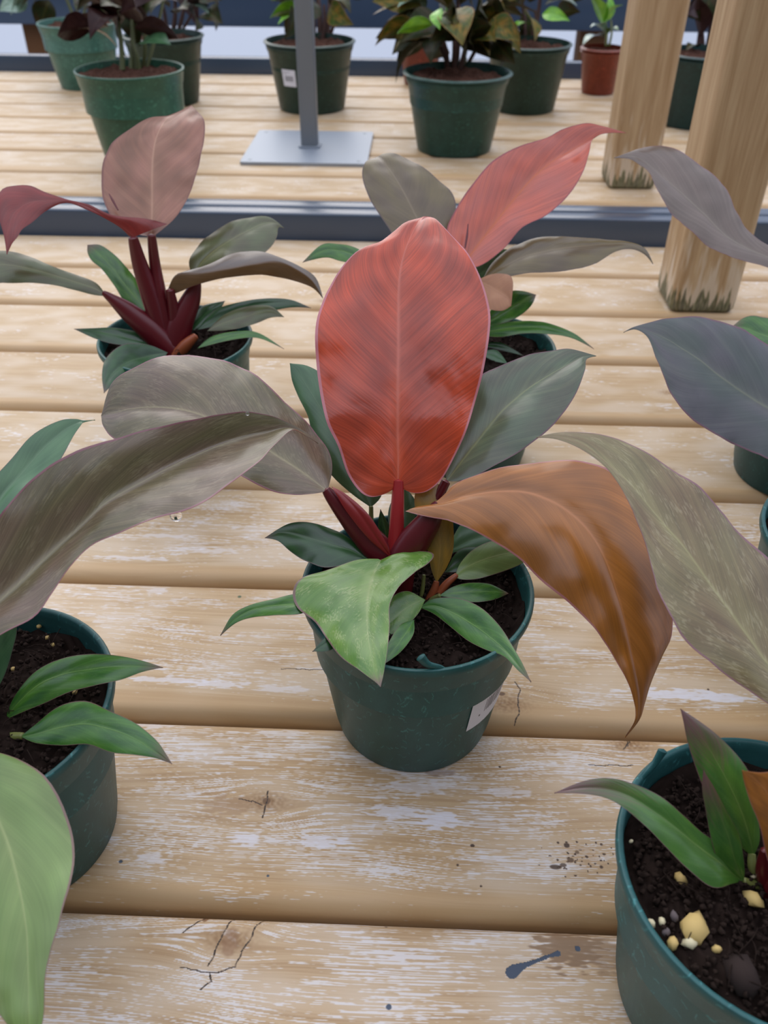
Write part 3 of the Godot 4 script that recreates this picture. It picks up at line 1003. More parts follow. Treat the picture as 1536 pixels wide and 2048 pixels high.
# ---------------------------------------------------------------- middle plant
func build_main_plant() -> void:
	var t := philodendron("potted philodendron with upright glossy red leaf, barcode sticker on its pot", 0.0077, -0.4169, 1, c8(66, 134, 130), 6.0, 900)
	leaf(t, "red", [[797, 968, 557, 790, 976, 806, 978], [796, 955, 557, 769, 988, 828, 986], [796, 935, 557, 742, 994, 855, 982], [796, 905, 557, 719, 982, 883, 959], [795, 870, 557, 695, 947, 906, 919], [795, 815, 557, 676, 892, 930, 868], [795, 760, 558, 652, 840, 948, 812], [796, 690, 560, 635, 750, 968, 735], [796, 620, 563, 631, 660, 981, 645], [797, 570, 566, 646, 600, 975, 595], [802, 530, 569, 675, 545, 958, 548], [812, 495, 572, 711, 507, 930, 502], [825, 465, 576, 766, 480, 897, 465], [838, 445, 581, 805, 447, 872, 438], [848, 434, 588, 843, 436, 853, 434]], -0.05, -0.05, 0.16, "", 0.02)
	leaf(t, "greybrown", [[655, 982, 556], [640, 972, 558, 620, 989, 664, 940], [600, 942, 560, 569, 988, 656, 900], [550, 910, 562, 520, 972, 620, 853], [500, 880, 562, 470, 948, 570, 802], [450, 855, 564, 410, 925, 502, 744], [400, 830, 568, 350, 905, 430, 717], [350, 818, 575, 300, 895, 342, 709], [300, 815, 583, 255, 887, 280, 727], [255, 820, 592, 224, 875, 235, 757], [222, 827, 600, 206, 852, 215, 795], [203, 832, 606]], -0.16, 0.22, 0.12, "orange")
	leaf(t, "slate", [[893, 962, 563], [905, 948, 566, 890, 925, 925, 960], [930, 915, 571, 900, 860, 975, 941], [965, 870, 577, 920, 800, 1030, 908], [1005, 822, 583, 960, 753, 1085, 870], [1050, 782, 590, 1010, 727, 1125, 828], [1095, 753, 596, 1070, 706, 1153, 785], [1135, 730, 602, 1125, 697, 1170, 740], [1165, 714, 606, 1162, 703, 1173, 719], [1192, 712, 608]], 0.16, -0.14, 0.10)
	leaf(t, "orange", [[868, 1012, 549, 878, 1000, 811, 1023], [895, 1005, 548, 893, 985, 835, 1029], [940, 992, 546, 915, 965, 895, 1042], [1000, 983, 543, 985, 940, 962, 1069], [1060, 986, 539, 1065, 925, 1035, 1114], [1120, 1012, 534, 1150, 921, 1090, 1168], [1172, 1056, 529, 1225, 945, 1140, 1208], [1208, 1115, 524, 1285, 1010, 1185, 1254], [1235, 1190, 518, 1330, 1110, 1218, 1298], [1254, 1260, 513, 1347, 1205, 1240, 1338], [1267, 1325, 508, 1342, 1272, 1258, 1372], [1277, 1378, 505, 1315, 1330, 1268, 1402], [1278, 1415, 503, 1292, 1400, 1271, 1422], [1274, 1440, 502, 1279, 1438, 1268, 1444], [1250, 1475, 503]], 0.16, -0.08, 0.16)
	leaf(t, "frontgreen", [[762, 1121, 552, 755, 1118, 770, 1117], [756, 1130, 549, 715, 1118, 810, 1103], [750, 1142, 546, 660, 1136, 850, 1103], [744, 1158, 541, 605, 1155, 868, 1112], [739, 1178, 535, 586, 1185, 850, 1133], [735, 1205, 527, 596, 1218, 805, 1168], [734, 1235, 518, 630, 1243, 781, 1208], [736, 1270, 508, 652, 1275, 779, 1250], [741, 1305, 498, 680, 1311, 776, 1295], [750, 1340, 489, 722, 1343, 769, 1338], [757, 1362, 484, 748, 1362, 765, 1358], [761, 1374, 482]], 0.02, 0.06, 0.12)
	leaf(t, "darkgreen", [[740, 1122, 563], [705, 1102, 563, 700, 1078, 690, 1129], [665, 1090, 563, 660, 1056, 650, 1135], [625, 1078, 564, 621, 1046, 612, 1122], [585, 1068, 566, 584, 1046, 580, 1102], [558, 1066, 568, 557, 1058, 556, 1082], [530, 1076, 570]], 0.15, -0.18, 0.10)
	leaf(t, "green", [[640, 1205, 536], [600, 1208, 534, 600, 1188, 602, 1228], [550, 1212, 533, 545, 1198, 545, 1231], [505, 1220, 533, 500, 1210, 505, 1235], [470, 1240, 533, 465, 1230, 472, 1246], [441, 1271, 532]], 0.2, -0.2, 0.10)
	leaf(t, "teal", [[742, 1015, 592], [730, 985, 594, 700, 985, 765, 985], [700, 930, 597, 655, 940, 765, 910], [668, 870, 602, 625, 875, 730, 840], [640, 815, 607, 616, 833, 690, 790], [612, 770, 613, 596, 792, 650, 752], [594, 742, 617, 584, 760, 615, 732], [580, 727, 619]], 0.05, 0.0, 0.10)
	leaf(t, "darkgreen", [[772, 1080, 575], [770, 1060, 574, 758, 1060, 783, 1062], [764, 1038, 573, 757, 1040, 774, 1042], [761, 1019, 572]], 0.1, 0.1, 0.1)
	leaf(t, "ochre", [[873, 1165, 566], [876, 1140, 565, 863, 1140, 893, 1135], [880, 1100, 563, 855, 1100, 906, 1100], [878, 1060, 562, 845, 1060, 907, 1055], [868, 1015, 562, 830, 1015, 900, 1005], [858, 980, 563, 832, 980, 886, 975], [850, 955, 564]], 0.05, 0.05, 0.10)
	leaf(t, "teal", [[890, 1110, 585], [930, 1085, 588, 925, 1045, 925, 1102], [985, 1068, 592, 975, 1035, 985, 1098], [1050, 1060, 597, 1045, 1040, 1050, 1085], [1100, 1065, 600]], 0.15, -0.15, 0.08)
	leaf(t, "darkgreen", [[890, 1145, 575], [920, 1125, 577, 915, 1103, 925, 1143], [960, 1115, 580, 955, 1095, 965, 1135], [1000, 1110, 583]], 0.15, -0.15, 0.08)
	leaf(t, "palegreen", [[910, 1154, 566], [928, 1138, 567, 920, 1128, 925, 1159], [960, 1122, 569, 945, 1100, 960, 1156], [1000, 1110, 572, 985, 1081, 1002, 1144], [1040, 1103, 576, 1030, 1080, 1042, 1128], [1085, 1100, 580]], 0.15, -0.15, 0.10)
	leaf(t, "green", [[878, 1192, 560], [905, 1186, 560, 905, 1174, 905, 1196], [945, 1184, 561, 940, 1165, 945, 1204], [985, 1183, 563, 980, 1168, 985, 1200], [1017, 1187, 565]], 0.15, -0.15, 0.10)
	leaf(t, "green", [[840, 1215, 552], [870, 1212, 549, 865, 1198, 868, 1228], [910, 1228, 542, 915, 1196, 899, 1252], [950, 1252, 532, 960, 1214, 935, 1281], [985, 1278, 520, 998, 1250, 972, 1300], [1015, 1305, 508, 1024, 1290, 1008, 1313], [1040, 1335, 497, 1045, 1327, 1035, 1340], [1062, 1364, 490]], 0.10, -0.06, 0.10)
	leaf(t, "frontgreen", [[850, 1200, 553], [830, 1207, 550, 815, 1182, 838, 1225], [800, 1225, 545, 785, 1193, 818, 1247], [775, 1250, 540, 758, 1225, 795, 1266], [750, 1280, 535]], 0.1, -0.1, 0.10)
	leaf(t, "green", [[828, 1240, 538], [815, 1262, 528, 800, 1250, 827, 1268], [795, 1290, 518, 780, 1280, 805, 1300], [772, 1318, 510, 764, 1310, 778, 1322], [760, 1332, 507]], 0.05, -0.05, 0.10)
	leaf(t, "darkgreen", [[690, 1268, 516], [655, 1285, 511, 655, 1272, 662, 1300], [625, 1303, 507]], 0.1, -0.1, 0.08)
	leaf(t, "teal", [[800, 1090, 590], [800, 1050, 592, 778, 1050, 825, 1050], [803, 1010, 594, 780, 1010, 832, 1005], [806, 970, 596]], 0.05, 0.05, 0.08)
	stalk(t, "petiole", "petiole_red", [[797, 962, 557, 3.6], [795, 1010, 558, 4.4], [793, 1060, 561, 5.0], [791, 1120, 566, 6.5], [795, 1185, 574, 7.0]])
	stalk(t, "petiole", "sheath", [[652, 980, 557, 3.0], [672, 1004, 558, 5.2], [706, 1042, 561, 8.0], [748, 1090, 565, 10.0], [785, 1130, 568, 9.0], [795, 1185, 573, 8.0]], 0.8)
	stalk(t, "petiole", "sheath", [[880, 1008, 552, 4.0], [858, 1042, 554, 8.5], [830, 1080, 558, 11.0], [805, 1120, 564, 10.5], [798, 1185, 572, 9.0]], 0.8)
	stalk(t, "petiole", "sheath", [[892, 963, 563, 3.2], [868, 1010, 566, 3.6], [825, 1090, 570, 4.5]])
	stalk(t, "petiole", "petiole_orange", [[873, 1163, 566, 1.8], [868, 1182, 567, 2.8], [858, 1203, 570, 3.4]])
	stalk(t, "petiole", "petiole_orange", [[914, 1150, 566, 1.8], [893, 1168, 566, 2.6], [868, 1200, 569, 3.0]])
	stalk(t, "petiole", "petiole_green", [[880, 1191, 560, 1.5], [866, 1198, 564, 1.8], [852, 1212, 569, 1.8]])
	stalk(t, "petiole", "petiole_green", [[842, 1214, 552, 1.8], [840, 1208, 559, 1.8], [838, 1206, 567, 1.8]])
	stalk(t, "petiole", "petiole_green", [[742, 1013, 592, 1.6], [746, 1060, 594, 1.8], [775, 1130, 588, 2.0]])
	stalk(t, "petiole", "petiole_green", [[848, 1150, 570, 1.2], [845, 1180, 571, 1.4], [840, 1205, 573, 1.6]])
	stalk(t, "petiole", "sheath", [[762, 1122, 553, 1.6], [775, 1135, 560, 2.4], [790, 1170, 570, 3.0]])
	var fold := blade([[783, 1116, 557], [755, 1078, 553, 772, 1085, 738, 1078], [718, 1025, 550, 738, 1030, 694, 1024], [685, 990, 551, 694, 990, 672, 988], [664, 974, 554]], 0.03, 0.02, 0.16, t.position)
	part(t, "leaf_sheath", fold, mats["sheath_inner"])
	# sticker on the pot
	var rows := []
	var st := PackedVector3Array()
	var nn := PackedVector3Array()
	var uv := PackedVector2Array()
	var ix := PackedInt32Array()
	for a in 13:
		var az := deg_to_rad(34.5 + 62.0 * a / 12.0)
		for b in 5:
			var y := 0.0425 + 0.043 * b / 4.0
			var r := RB + (RT - 0.0025 - RB) * y / PH + 0.00055
			st.append(Vector3(sin(az) * r, y, cos(az) * r))
			nn.append(Vector3(sin(az), -0.15, cos(az)).normalized())
			uv.append(Vector2(a / 12.0, 1.0 - b / 4.0))
	for a in 12:
		for b in 4:
			var k := a * 5 + b
			ix.append_array([k, k + 1, k + 5, k + 1, k + 6, k + 5])
	var s := part(t.get_node("pot"), "price_sticker", mesh_of(st, nn, uv, ix), sticker_mat())
	s.set_meta("label", "white barcode sticker")

func sticker_mat() -> StandardMaterial3D:
	var im := Image.create_empty(320, 200, false, Image.FORMAT_RGB8)
	im.fill(Color(0.88, 0.88, 0.91))
	var rng := RandomNumberGenerator.new()
	rng.seed = 4
	var ink := Color(0.22, 0.22, 0.26)
	for row in [[22, 24, 190], [44, 20, 120]]:              # two lines of print, too small to read
		var x := 18
		while x < row[2]:
			var w := rng.randi_range(3, 9)
			im.fill_rect(Rect2i(x, row[0], w, rng.randi_range(6, 11)), ink.lerp(Color.WHITE, 0.3))
			x += w + rng.randi_range(2, 5)
	var x := 62
	while x < 270:                                           # the bars
		var w := rng.randi_range(2, 6)
		im.fill_rect(Rect2i(x, 74, w, 66), ink)
		x += w + rng.randi_range(2, 6)
	im.fill_rect(Rect2i(40, 140, 6, 9), ink)
	var m := plain(Color.WHITE, 0.5)
	m.albedo_texture = ImageTexture.create_from_image(im)
	return m

# ---------------------------------------------------------------- plant in the left foreground
func build_left_front_plant() -> void:
	var t := philodendron("potted philodendron with long arching grey-brown leaf and broad pale green leaf", -0.2425, -0.3082, 2, c8(64, 126, 124), -1.0, 1100)
	leaf(t, "greybrown", [[-75, 1275, 438, -88, 1240, -60, 1292], [-50, 1250, 440, -72, 1150, -30, 1285], [0, 1202, 445, -15, 1055, 25, 1257], [47, 1160, 450, 40, 980, 75, 1225], [112, 1097, 457, 100, 931, 131, 1148], [164, 1050, 462, 165, 895, 180, 1092], [211, 1007, 466, 225, 877, 235, 1067], [282, 966, 472, 300, 858, 315, 1035], [349, 930, 478, 385, 841, 395, 1010], [417, 900, 484, 450, 829, 460, 970], [475, 880, 489, 495, 824, 515, 928], [530, 866, 494, 540, 831, 552, 888], [575, 856, 499, 575, 845, 584, 860], [612, 868, 505, 610, 864, 612, 872], [636, 887, 510]], 0.0, -0.30, 0.08, "orange", 0.01)
	leaf(t, "teal", [[-70, 1150, 470], [-45, 1080, 476, -62, 1060, -10, 1090], [0, 1000, 485, -14, 962, 48, 1000], [45, 945, 494, 24, 915, 92, 958], [90, 895, 502, 70, 867, 126, 912], [130, 860, 508, 118, 842, 147, 872], [155, 846, 511, 150, 838, 162, 850], [168, 843, 513, 167, 841, 168, 845], [190, 840, 515]], 0.02, -0.08, 0.08)
	leaf(t, "green", [[10, 1440, 487], [38, 1405, 486, 30, 1392, 46, 1424], [80, 1368, 485, 75, 1340, 95, 1403], [130, 1348, 484, 130, 1315, 145, 1382], [185, 1338, 484, 190, 1308, 195, 1370], [235, 1333, 485, 245, 1313, 240, 1360], [285, 1333, 486, 290, 1323, 285, 1344], [326, 1335, 487]], 0.12, -0.12, 0.12)
	leaf(t, "green", [[42, 1473, 474], [75, 1468, 469, 72, 1448, 72, 1486], [120, 1455, 462, 118, 1412, 125, 1491], [170, 1448, 455, 170, 1402, 178, 1489], [220, 1458, 449, 222, 1423, 222, 1505], [265, 1475, 445, 272, 1447, 268, 1510], [305, 1500, 443, 312, 1480, 305, 1515], [330, 1518, 443, 332, 1508, 328, 1522], [344, 1528, 443]], 0.12, -0.10, 0.12)
	leaf(t, "palegreen", [[-70, 1500, 460], [-55, 1530, 444, 0, 1506, -120, 1560], [-20, 1600, 420, 90, 1552, -150, 1660], [15, 1680, 404, 140, 1655, -140, 1770], [40, 1770, 389, 145, 1745, -100, 1880], [55, 1860, 376, 122, 1840, -55, 1955], [58, 1950, 366, 93, 1935, -15, 2010], [58, 2030, 358, 86, 2040, 15, 2050], [60, 2110, 353]], 0.0, 0.0, 0.10)
	leaf(t, "teal", [[-30, 1420, 487], [-20, 1370, 485, -50, 1370, 5, 1360], [-10, 1310, 482, -50, 1310, 24, 1305], [0, 1255, 479, -35, 1250, 32, 1250], [5, 1200, 477]], 0.05, 0.0, 0.08)
	stalk(t, "petiole", "petiole_green", [[12, 1438, 487, 2.0], [0, 1448, 489, 2.2], [-25, 1452, 494, 2.6]])
	stalk(t, "petiole", "petiole_green", [[45, 1472, 474, 2.0], [15, 1472, 480, 2.6], [-25, 1462, 492, 3.0]])
	stalk(t, "petiole", "sheath", [[-74, 1276, 438, 4.0], [-66, 1330, 455, 6.0], [-45, 1430, 490, 8.0]])
	stalk(t, "petiole", "sheath", [[-70, 1150, 470, 3.6], [-62, 1280, 478, 5.0], [-45, 1430, 494, 7.0]])
	stalk(t, "petiole", "petiole_green", [[-70, 1500, 460, 2.6], [-60, 1470, 470, 3.0], [-45, 1440, 490, 4.0]])
	stalk(t, "petiole", "petiole_green", [[5, 1488, 487, 3.0], [-12, 1478, 489, 3.0], [-30, 1465, 494, 3.0]])
	var tan := plain(c8(176, 150, 92), 0.7)
	for q in [[78, 1253, 532], [26, 1338, 503], [8, 1320, 508], [150, 1385, 494], [105, 1290, 520], [95, 1275, 524]]:
		var o := part(t, "perlite_grain", lump(Vector3(0.0016, 0.0013, 0.0018), int(q[0]), 4, 6), tan)
		o.position = ground(q[0], q[1], PH - 0.012) - t.position

# ---------------------------------------------------------------- plant in the right foreground
func build_right_front_plant() -> void:
	var t := philodendron("potted philodendron with tan stones on its soil beside the paint drip", 0.1823, -0.2237, 3, c8(70, 140, 140), 222.0, 1800)
	leaf(t, "purpletip", [[1487, 1762, 411], [1465, 1748, 408, 1462, 1722, 1462, 1768], [1435, 1722, 405, 1440, 1690, 1425, 1775], [1395, 1692, 404, 1405, 1665, 1385, 1747], [1350, 1655, 404, 1368, 1632, 1335, 1698], [1305, 1622, 405, 1320, 1592, 1290, 1652], [1258, 1593, 407, 1265, 1567, 1245, 1614], [1210, 1578, 410, 1215, 1556, 1205, 1594], [1160, 1577, 414, 1165, 1563, 1155, 1587], [1109, 1586, 418]], 0.05, -0.10, 0.10)
	leaf(t, "purpletip", [[1487, 1760, 409], [1470, 1720, 405, 1440, 1725, 1489, 1735], [1455, 1670, 401, 1425, 1690, 1478, 1670], [1435, 1620, 398, 1412, 1625, 1452, 1620], [1415, 1575, 396, 1404, 1575, 1427, 1573], [1407, 1541, 395]], 0.06, 0.06, 0.10)
	leaf(t, "purpletip", [[1505, 1712, 414], [1502, 1690, 413, 1478, 1690, 1519, 1680], [1485, 1630, 411, 1440, 1640, 1514, 1620], [1458, 1570, 410, 1408, 1578, 1504, 1560], [1428, 1515, 410, 1388, 1525, 1480, 1517], [1400, 1470, 410, 1374, 1478, 1438, 1473], [1376, 1440, 411, 1366, 1440, 1395, 1440], [1361, 1418, 412]], 0.03, 0.03, 0.10)
	leaf(t, "orange", [[1600, 1760, 395], [1590, 1710, 388, 1650, 1690, 1545, 1740], [1565, 1640, 380, 1630, 1600, 1518, 1650], [1530, 1580, 375, 1580, 1545, 1498, 1600], [1500, 1550, 372, 1520, 1545, 1487, 1560], [1484, 1541, 371]], 0.03, 0.03, 0.10)
	stalk(t, "petiole", "petiole_green", [[1487, 1762, 411, 1.8], [1505, 1768, 412, 2.4], [1540, 1775, 414, 3.0]])
	stalk(t, "petiole", "petiole_green", [[1504, 1708, 414, 1.8], [1507, 1740, 413, 2.2], [1540, 1775, 415, 2.6]])
	stalk(t, "petiole", "sheath", [[1600, 1760, 395, 3.0], [1560, 1765, 404, 6.0], [1545, 1790, 414, 7.0]])
	stalk(t, "petiole", "sheath", [[1530, 1700, 402, 2.0], [1528, 1740, 407, 4.0], [1540, 1780, 414, 5.0]])
	var tan := plain(c8(196, 168, 104), 0.75)
	var pale := plain(c8(206, 196, 160), 0.75)
	var grey := plain(c8(92, 82, 82), 0.9)
	var dirt := plain(c8(54, 45, 42), 0.95, 0.2)
	var n := 0
	for q in [[1388, 1858, 7.2, tan], [1362, 1758, 3.0, tan], [1380, 1886, 3.2, pale], [1346, 1886, 2.8, tan], [1506, 1798, 4.2, tan], [1434, 1898, 2.0, tan], [1324, 1843, 1.8, pale], [1302, 1846, 2.0, pale], [1332, 1864, 2.0, grey], [1348, 1832, 2.2, grey], [1506, 1752, 1.4, pale], [1262, 1683, 1.2, pale], [1484, 1950, 8.0, dirt]]:
		n += 1
		var r: float = q[2] * 0.001
		var o := part(t, "stone", lump(Vector3(r * 1.25, r * 0.75, r * 0.9), 40 + n, 6, 8), q[3])
		o.position = ground(q[0], q[1], PH - 0.012) - t.position
		o.rotation.y = n * 1.1

# ---------------------------------------------------------------- plants along the right side
func build_right_plants() -> void:
	var e := philodendron("potted philodendron with broad speckled olive leaf overlapping the orange-brown leaf", 0.3316, -0.4779, 4, c8(62, 130, 128), -1.0, 120)
	leaf(e, "olive", [[1660, 1440, 445], [1635, 1420, 445, 1665, 1340, 1600, 1445], [1590, 1380, 445, 1620, 1225, 1555, 1418], [1536, 1330, 446, 1560, 1142, 1500, 1382], [1480, 1250, 447, 1500, 1085, 1430, 1332], [1422, 1172, 449, 1450, 1030, 1360, 1270], [1364, 1091, 452, 1400, 978, 1322, 1195], [1305, 1022, 456, 1345, 940, 1290, 1090], [1255, 962, 460, 1285, 902, 1258, 1007], [1210, 922, 464, 1225, 875, 1222, 945], [1165, 888, 468, 1165, 865, 1168, 902], [1115, 873, 472, 1115, 865, 1115, 879], [1073, 875, 476]], 0.16, -0.16, 0.10, "greybrown", 0.015)
	leaf(e, "green", [[1720, 1120, 605], [1690, 1080, 603, 1670, 1060, 1700, 1100], [1650, 1020, 604, 1620, 1010, 1680, 1035], [1600, 985, 608]], 0.1, -0.1, 0.1)
	stalk(e, "petiole", "sheath", [[1660, 1440, 445, 3.0], [1740, 1250, 480, 4.0], [1798, 1077, 526, 5.0], [1770, 1066, 586, 6.5], [1742, 1125, 614, 7.5]])
	stalk(e, "petiole", "petiole_green", [[1720, 1120, 605, 2.0], [1735, 1125, 610, 2.4]])

	var d := philodendron("potted philodendron with dark slate-grey leaf in front of the mossy post foot", 0.3985, -0.7481, 5, c8(50, 118, 120), -1.0, 120)
	leaf(d, "dusk", [[1650, 850, 710], [1630, 848, 707, 1660, 780, 1620, 925], [1590, 838, 703, 1615, 735, 1575, 928], [1536, 816, 697, 1560, 703, 1530, 915], [1490, 788, 691, 1510, 672, 1465, 886], [1445, 757, 685, 1460, 648, 1405, 854], [1405, 725, 681, 1410, 635, 1365, 820], [1368, 700, 679, 1368, 633, 1335, 772], [1332, 678, 678, 1335, 637, 1316, 725], [1300, 664, 679, 1303, 644, 1297, 677], [1270, 656, 681, 1270, 653, 1272, 659], [1247, 665, 684]], 0.18, -0.18, 0.10)
	leaf(d, "green", [[1640, 720, 810], [1580, 690, 812, 1590, 650, 1570, 730], [1520, 668, 817, 1520, 633, 1520, 705], [1485, 655, 822, 1488, 636, 1485, 680], [1462, 655, 825]], 0.1, -0.1, 0.10)
	stalk(d, "petiole", "sheath", [[1650, 850, 710, 3.0], [1690, 765, 722, 4.2], [1694, 700, 752, 5.0], [1667, 720, 802, 6.5], [1650, 768, 826, 7.5]])
	stalk(d, "petiole", "petiole_green", [[1640, 720, 810, 2.2], [1645, 740, 818, 2.6], [1650, 765, 826, 3.0]])

	var h := philodendron("potted philodendron whose slim grey leaf crosses in front of the near wooden post", 0.545, -0.945, 6, c8(62, 130, 128), -1.0, 60)
	leaf(h, "ash", [[1650, 545, 870], [1630, 543, 868, 1640, 515, 1625, 560], [1585, 532, 865, 1600, 495, 1580, 552], [1536, 515, 862, 1545, 494, 1530, 533], [1490, 495, 860, 1495, 460, 1470, 518], [1450, 470, 858, 1472, 425, 1420, 496], [1415, 435, 857, 1455, 383, 1375, 457], [1380, 402, 857, 1425, 348, 1340, 424], [1345, 370, 858, 1385, 319, 1315, 382], [1312, 342, 860, 1340, 293, 1298, 345], [1280, 318, 863, 1295, 293, 1278, 329], [1255, 312, 866, 1257, 305, 1258, 318], [1228, 316, 869]], 0.2, -0.2, 0.10)
	stalk(h, "petiole", "sheath", [[1650, 545, 870, 3.5], [1720, 560, 895, 5.0], [1800, 620, 940, 7.0]])

# ---------------------------------------------------------------- plant behind on the left
func build_back_left_plant() -> void:
	var t := philodendron("potted philodendron with upright pinkish leaf and drooping crimson leaf on dark red stalks", -0.2377, -0.774, 7, c8(60, 128, 120), -1.0, 400)
	leaf(t, "mauve", [[303, 472, 812, 297, 473, 310, 471], [303, 455, 814, 265, 465, 335, 450], [304, 425, 817, 228, 440, 362, 420], [304, 385, 822, 207, 400, 380, 385], [304, 345, 826, 203, 355, 393, 348], [306, 310, 831, 210, 312, 402, 312], [311, 280, 836, 228, 279, 409, 275], [320, 258, 841, 262, 257, 409, 243], [332, 240, 847, 298, 236, 400, 228], [352, 228, 851, 335, 231, 390, 217], [383, 211, 854]], -0.06, -0.06, -0.10)
	leaf(t, "crimson", [[268, 474, 806, 335, 448, 258, 472], [245, 455, 802, 290, 437, 240, 455], [215, 437, 797, 225, 430, 212, 438], [175, 414, 790, 178, 409, 175, 420], [135, 402, 783, 135, 399, 133, 406], [95, 402, 776, 90, 384, 95, 420], [60, 405, 770, 55, 370, 65, 445], [30, 425, 766, 5, 378, 45, 460], [18, 455, 763, -5, 420, 35, 475], [15, 485, 762, 8, 470, 24, 488], [14, 509, 762]], 0.05, 0.0, 0.10)
	leaf(t, "moss", [[213, 592, 835], [190, 578, 833, 192, 566, 190, 590], [150, 564, 829, 150, 549, 150, 580], [105, 550, 823, 107, 534, 105, 570], [60, 538, 817, 60, 513, 60, 565], [15, 530, 812, 15, 503, 15, 566], [-35, 530, 808, -35, 506, -35, 570], [-85, 545, 806, -80, 530, -80, 570], [-120, 575, 806]], 0.3, -0.10, 0.12)
	leaf(t, "green", [[295, 625, 865], [275, 600, 867, 252, 605, 292, 600], [250, 570, 870, 229, 572, 278, 567], [228, 540, 873, 205, 540, 255, 537], [205, 515, 876, 184, 522, 230, 510], [186, 498, 879, 175, 505, 200, 490], [175, 490, 880]], 0.05, 0.05, 0.10)
	leaf(t, "moss", [[385, 555, 852], [400, 530, 856, 378, 525, 435, 540], [425, 505, 862, 390, 500, 475, 530], [458, 482, 869, 412, 477, 510, 520], [495, 462, 875, 455, 447, 538, 498], [525, 448, 880, 500, 434, 553, 476], [550, 446, 884, 538, 434, 557, 455], [568, 456, 886]], 0.05, -0.10, 0.10)
	leaf(t, "bronze", [[338, 575, 832, 334, 588, 345, 562], [355, 548, 830, 350, 587, 365, 545], [405, 546, 826, 400, 568, 410, 532], [460, 537, 822, 462, 554, 462, 508], [510, 528, 819, 515, 550, 510, 501], [555, 523, 817, 560, 555, 555, 513], [595, 540, 816, 600, 565, 600, 533], [625, 562, 816, 627, 577, 632, 556], [646, 597, 817]], 0.15, 0.35, 0.08)
	leaf(t, "darkgreen", [[378, 664, 858], [400, 640, 860, 385, 640, 412, 648], [425, 615, 864, 405, 612, 440, 618], [450, 602, 868]], 0.1, 0.0, 0.10)
	leaf(t, "darkgreen", [[395, 660, 856], [440, 635, 858, 430, 620, 440, 650], [490, 615, 862, 485, 603, 495, 632], [540, 607, 866, 540, 597, 545, 622], [585, 606, 870, 583, 600, 585, 615], [622, 616, 872]], 0.2, -0.1, 0.10)
	leaf(t, "moss", [[415, 662, 848], [450, 645, 848, 448, 630, 455, 660], [495, 632, 849, 495, 613, 500, 651], [540, 622, 851, 540, 612, 540, 636], [568, 634, 852]], 0.2, -0.1, 0.10)
	leaf(t, "green", [[395, 697, 845], [430, 678, 845, 425, 672, 435, 686], [480, 669, 844, 480, 662, 482, 677], [520, 672, 842, 520, 667, 520, 677], [568, 698, 838]], 0.2, -0.2, 0.10)
	leaf(t, "darkgreen", [[305, 690, 850], [270, 680, 848, 272, 664, 265, 692], [230, 670, 848, 228, 656, 225, 688], [190, 662, 848, 188, 656, 192, 678], [148, 658, 850]], 0.2, -0.2, 0.10)
	leaf(t, "darkgreen", [[335, 705, 838], [300, 712, 828, 295, 690, 315, 735], [262, 722, 810, 245, 690, 280, 755], [232, 740, 792, 212, 717, 250, 768], [216, 762, 780, 204, 750, 226, 772], [208, 786, 772]], 0.05, -0.05, 0.12)
	stalk(t, "bract", "sheath", [[218, 387, 806, 0.3], [226, 402, 804, 1.1], [236, 420, 803, 0.6]])
	stalk(t, "petiole", "sheath", [[206, 585, 834, 2.2], [224, 598, 836, 5.0], [255, 622, 840, 9.5], [300, 660, 848, 12.5], [345, 705, 860, 12.0]], 0.8)
	stalk(t, "petiole", "sheath", [[266, 476, 806, 4.5], [280, 530, 822, 7.5], [302, 595, 838, 9.5], [335, 700, 862, 9.5]], 0.85)
	stalk(t, "petiole", "sheath", [[303, 470, 812, 4.0], [310, 530, 830, 5.5], [322, 600, 842, 7.0], [345, 705, 864, 8.0]])
	stalk(t, "petiole", "sheath", [[394, 552, 844, 3.0], [390, 575, 846, 6.5], [380, 604, 848, 10.0], [360, 650, 852, 13.0], [345, 708, 862, 13.0]], 0.7)
	stalk(t, "petiole", "sheath", [[340, 580, 832, 4.0], [348, 630, 846, 6.0], [350, 705, 862, 7.0]])
	stalk(t, "petiole", "petiole_orange", [[392, 672, 846, 3.5], [372, 690, 848, 6.0], [355, 712, 856, 7.0]])
	stalk(t, "petiole", "petiole_green", [[295, 625, 865, 2.2], [320, 660, 866, 2.5], [350, 705, 868, 3.0]])

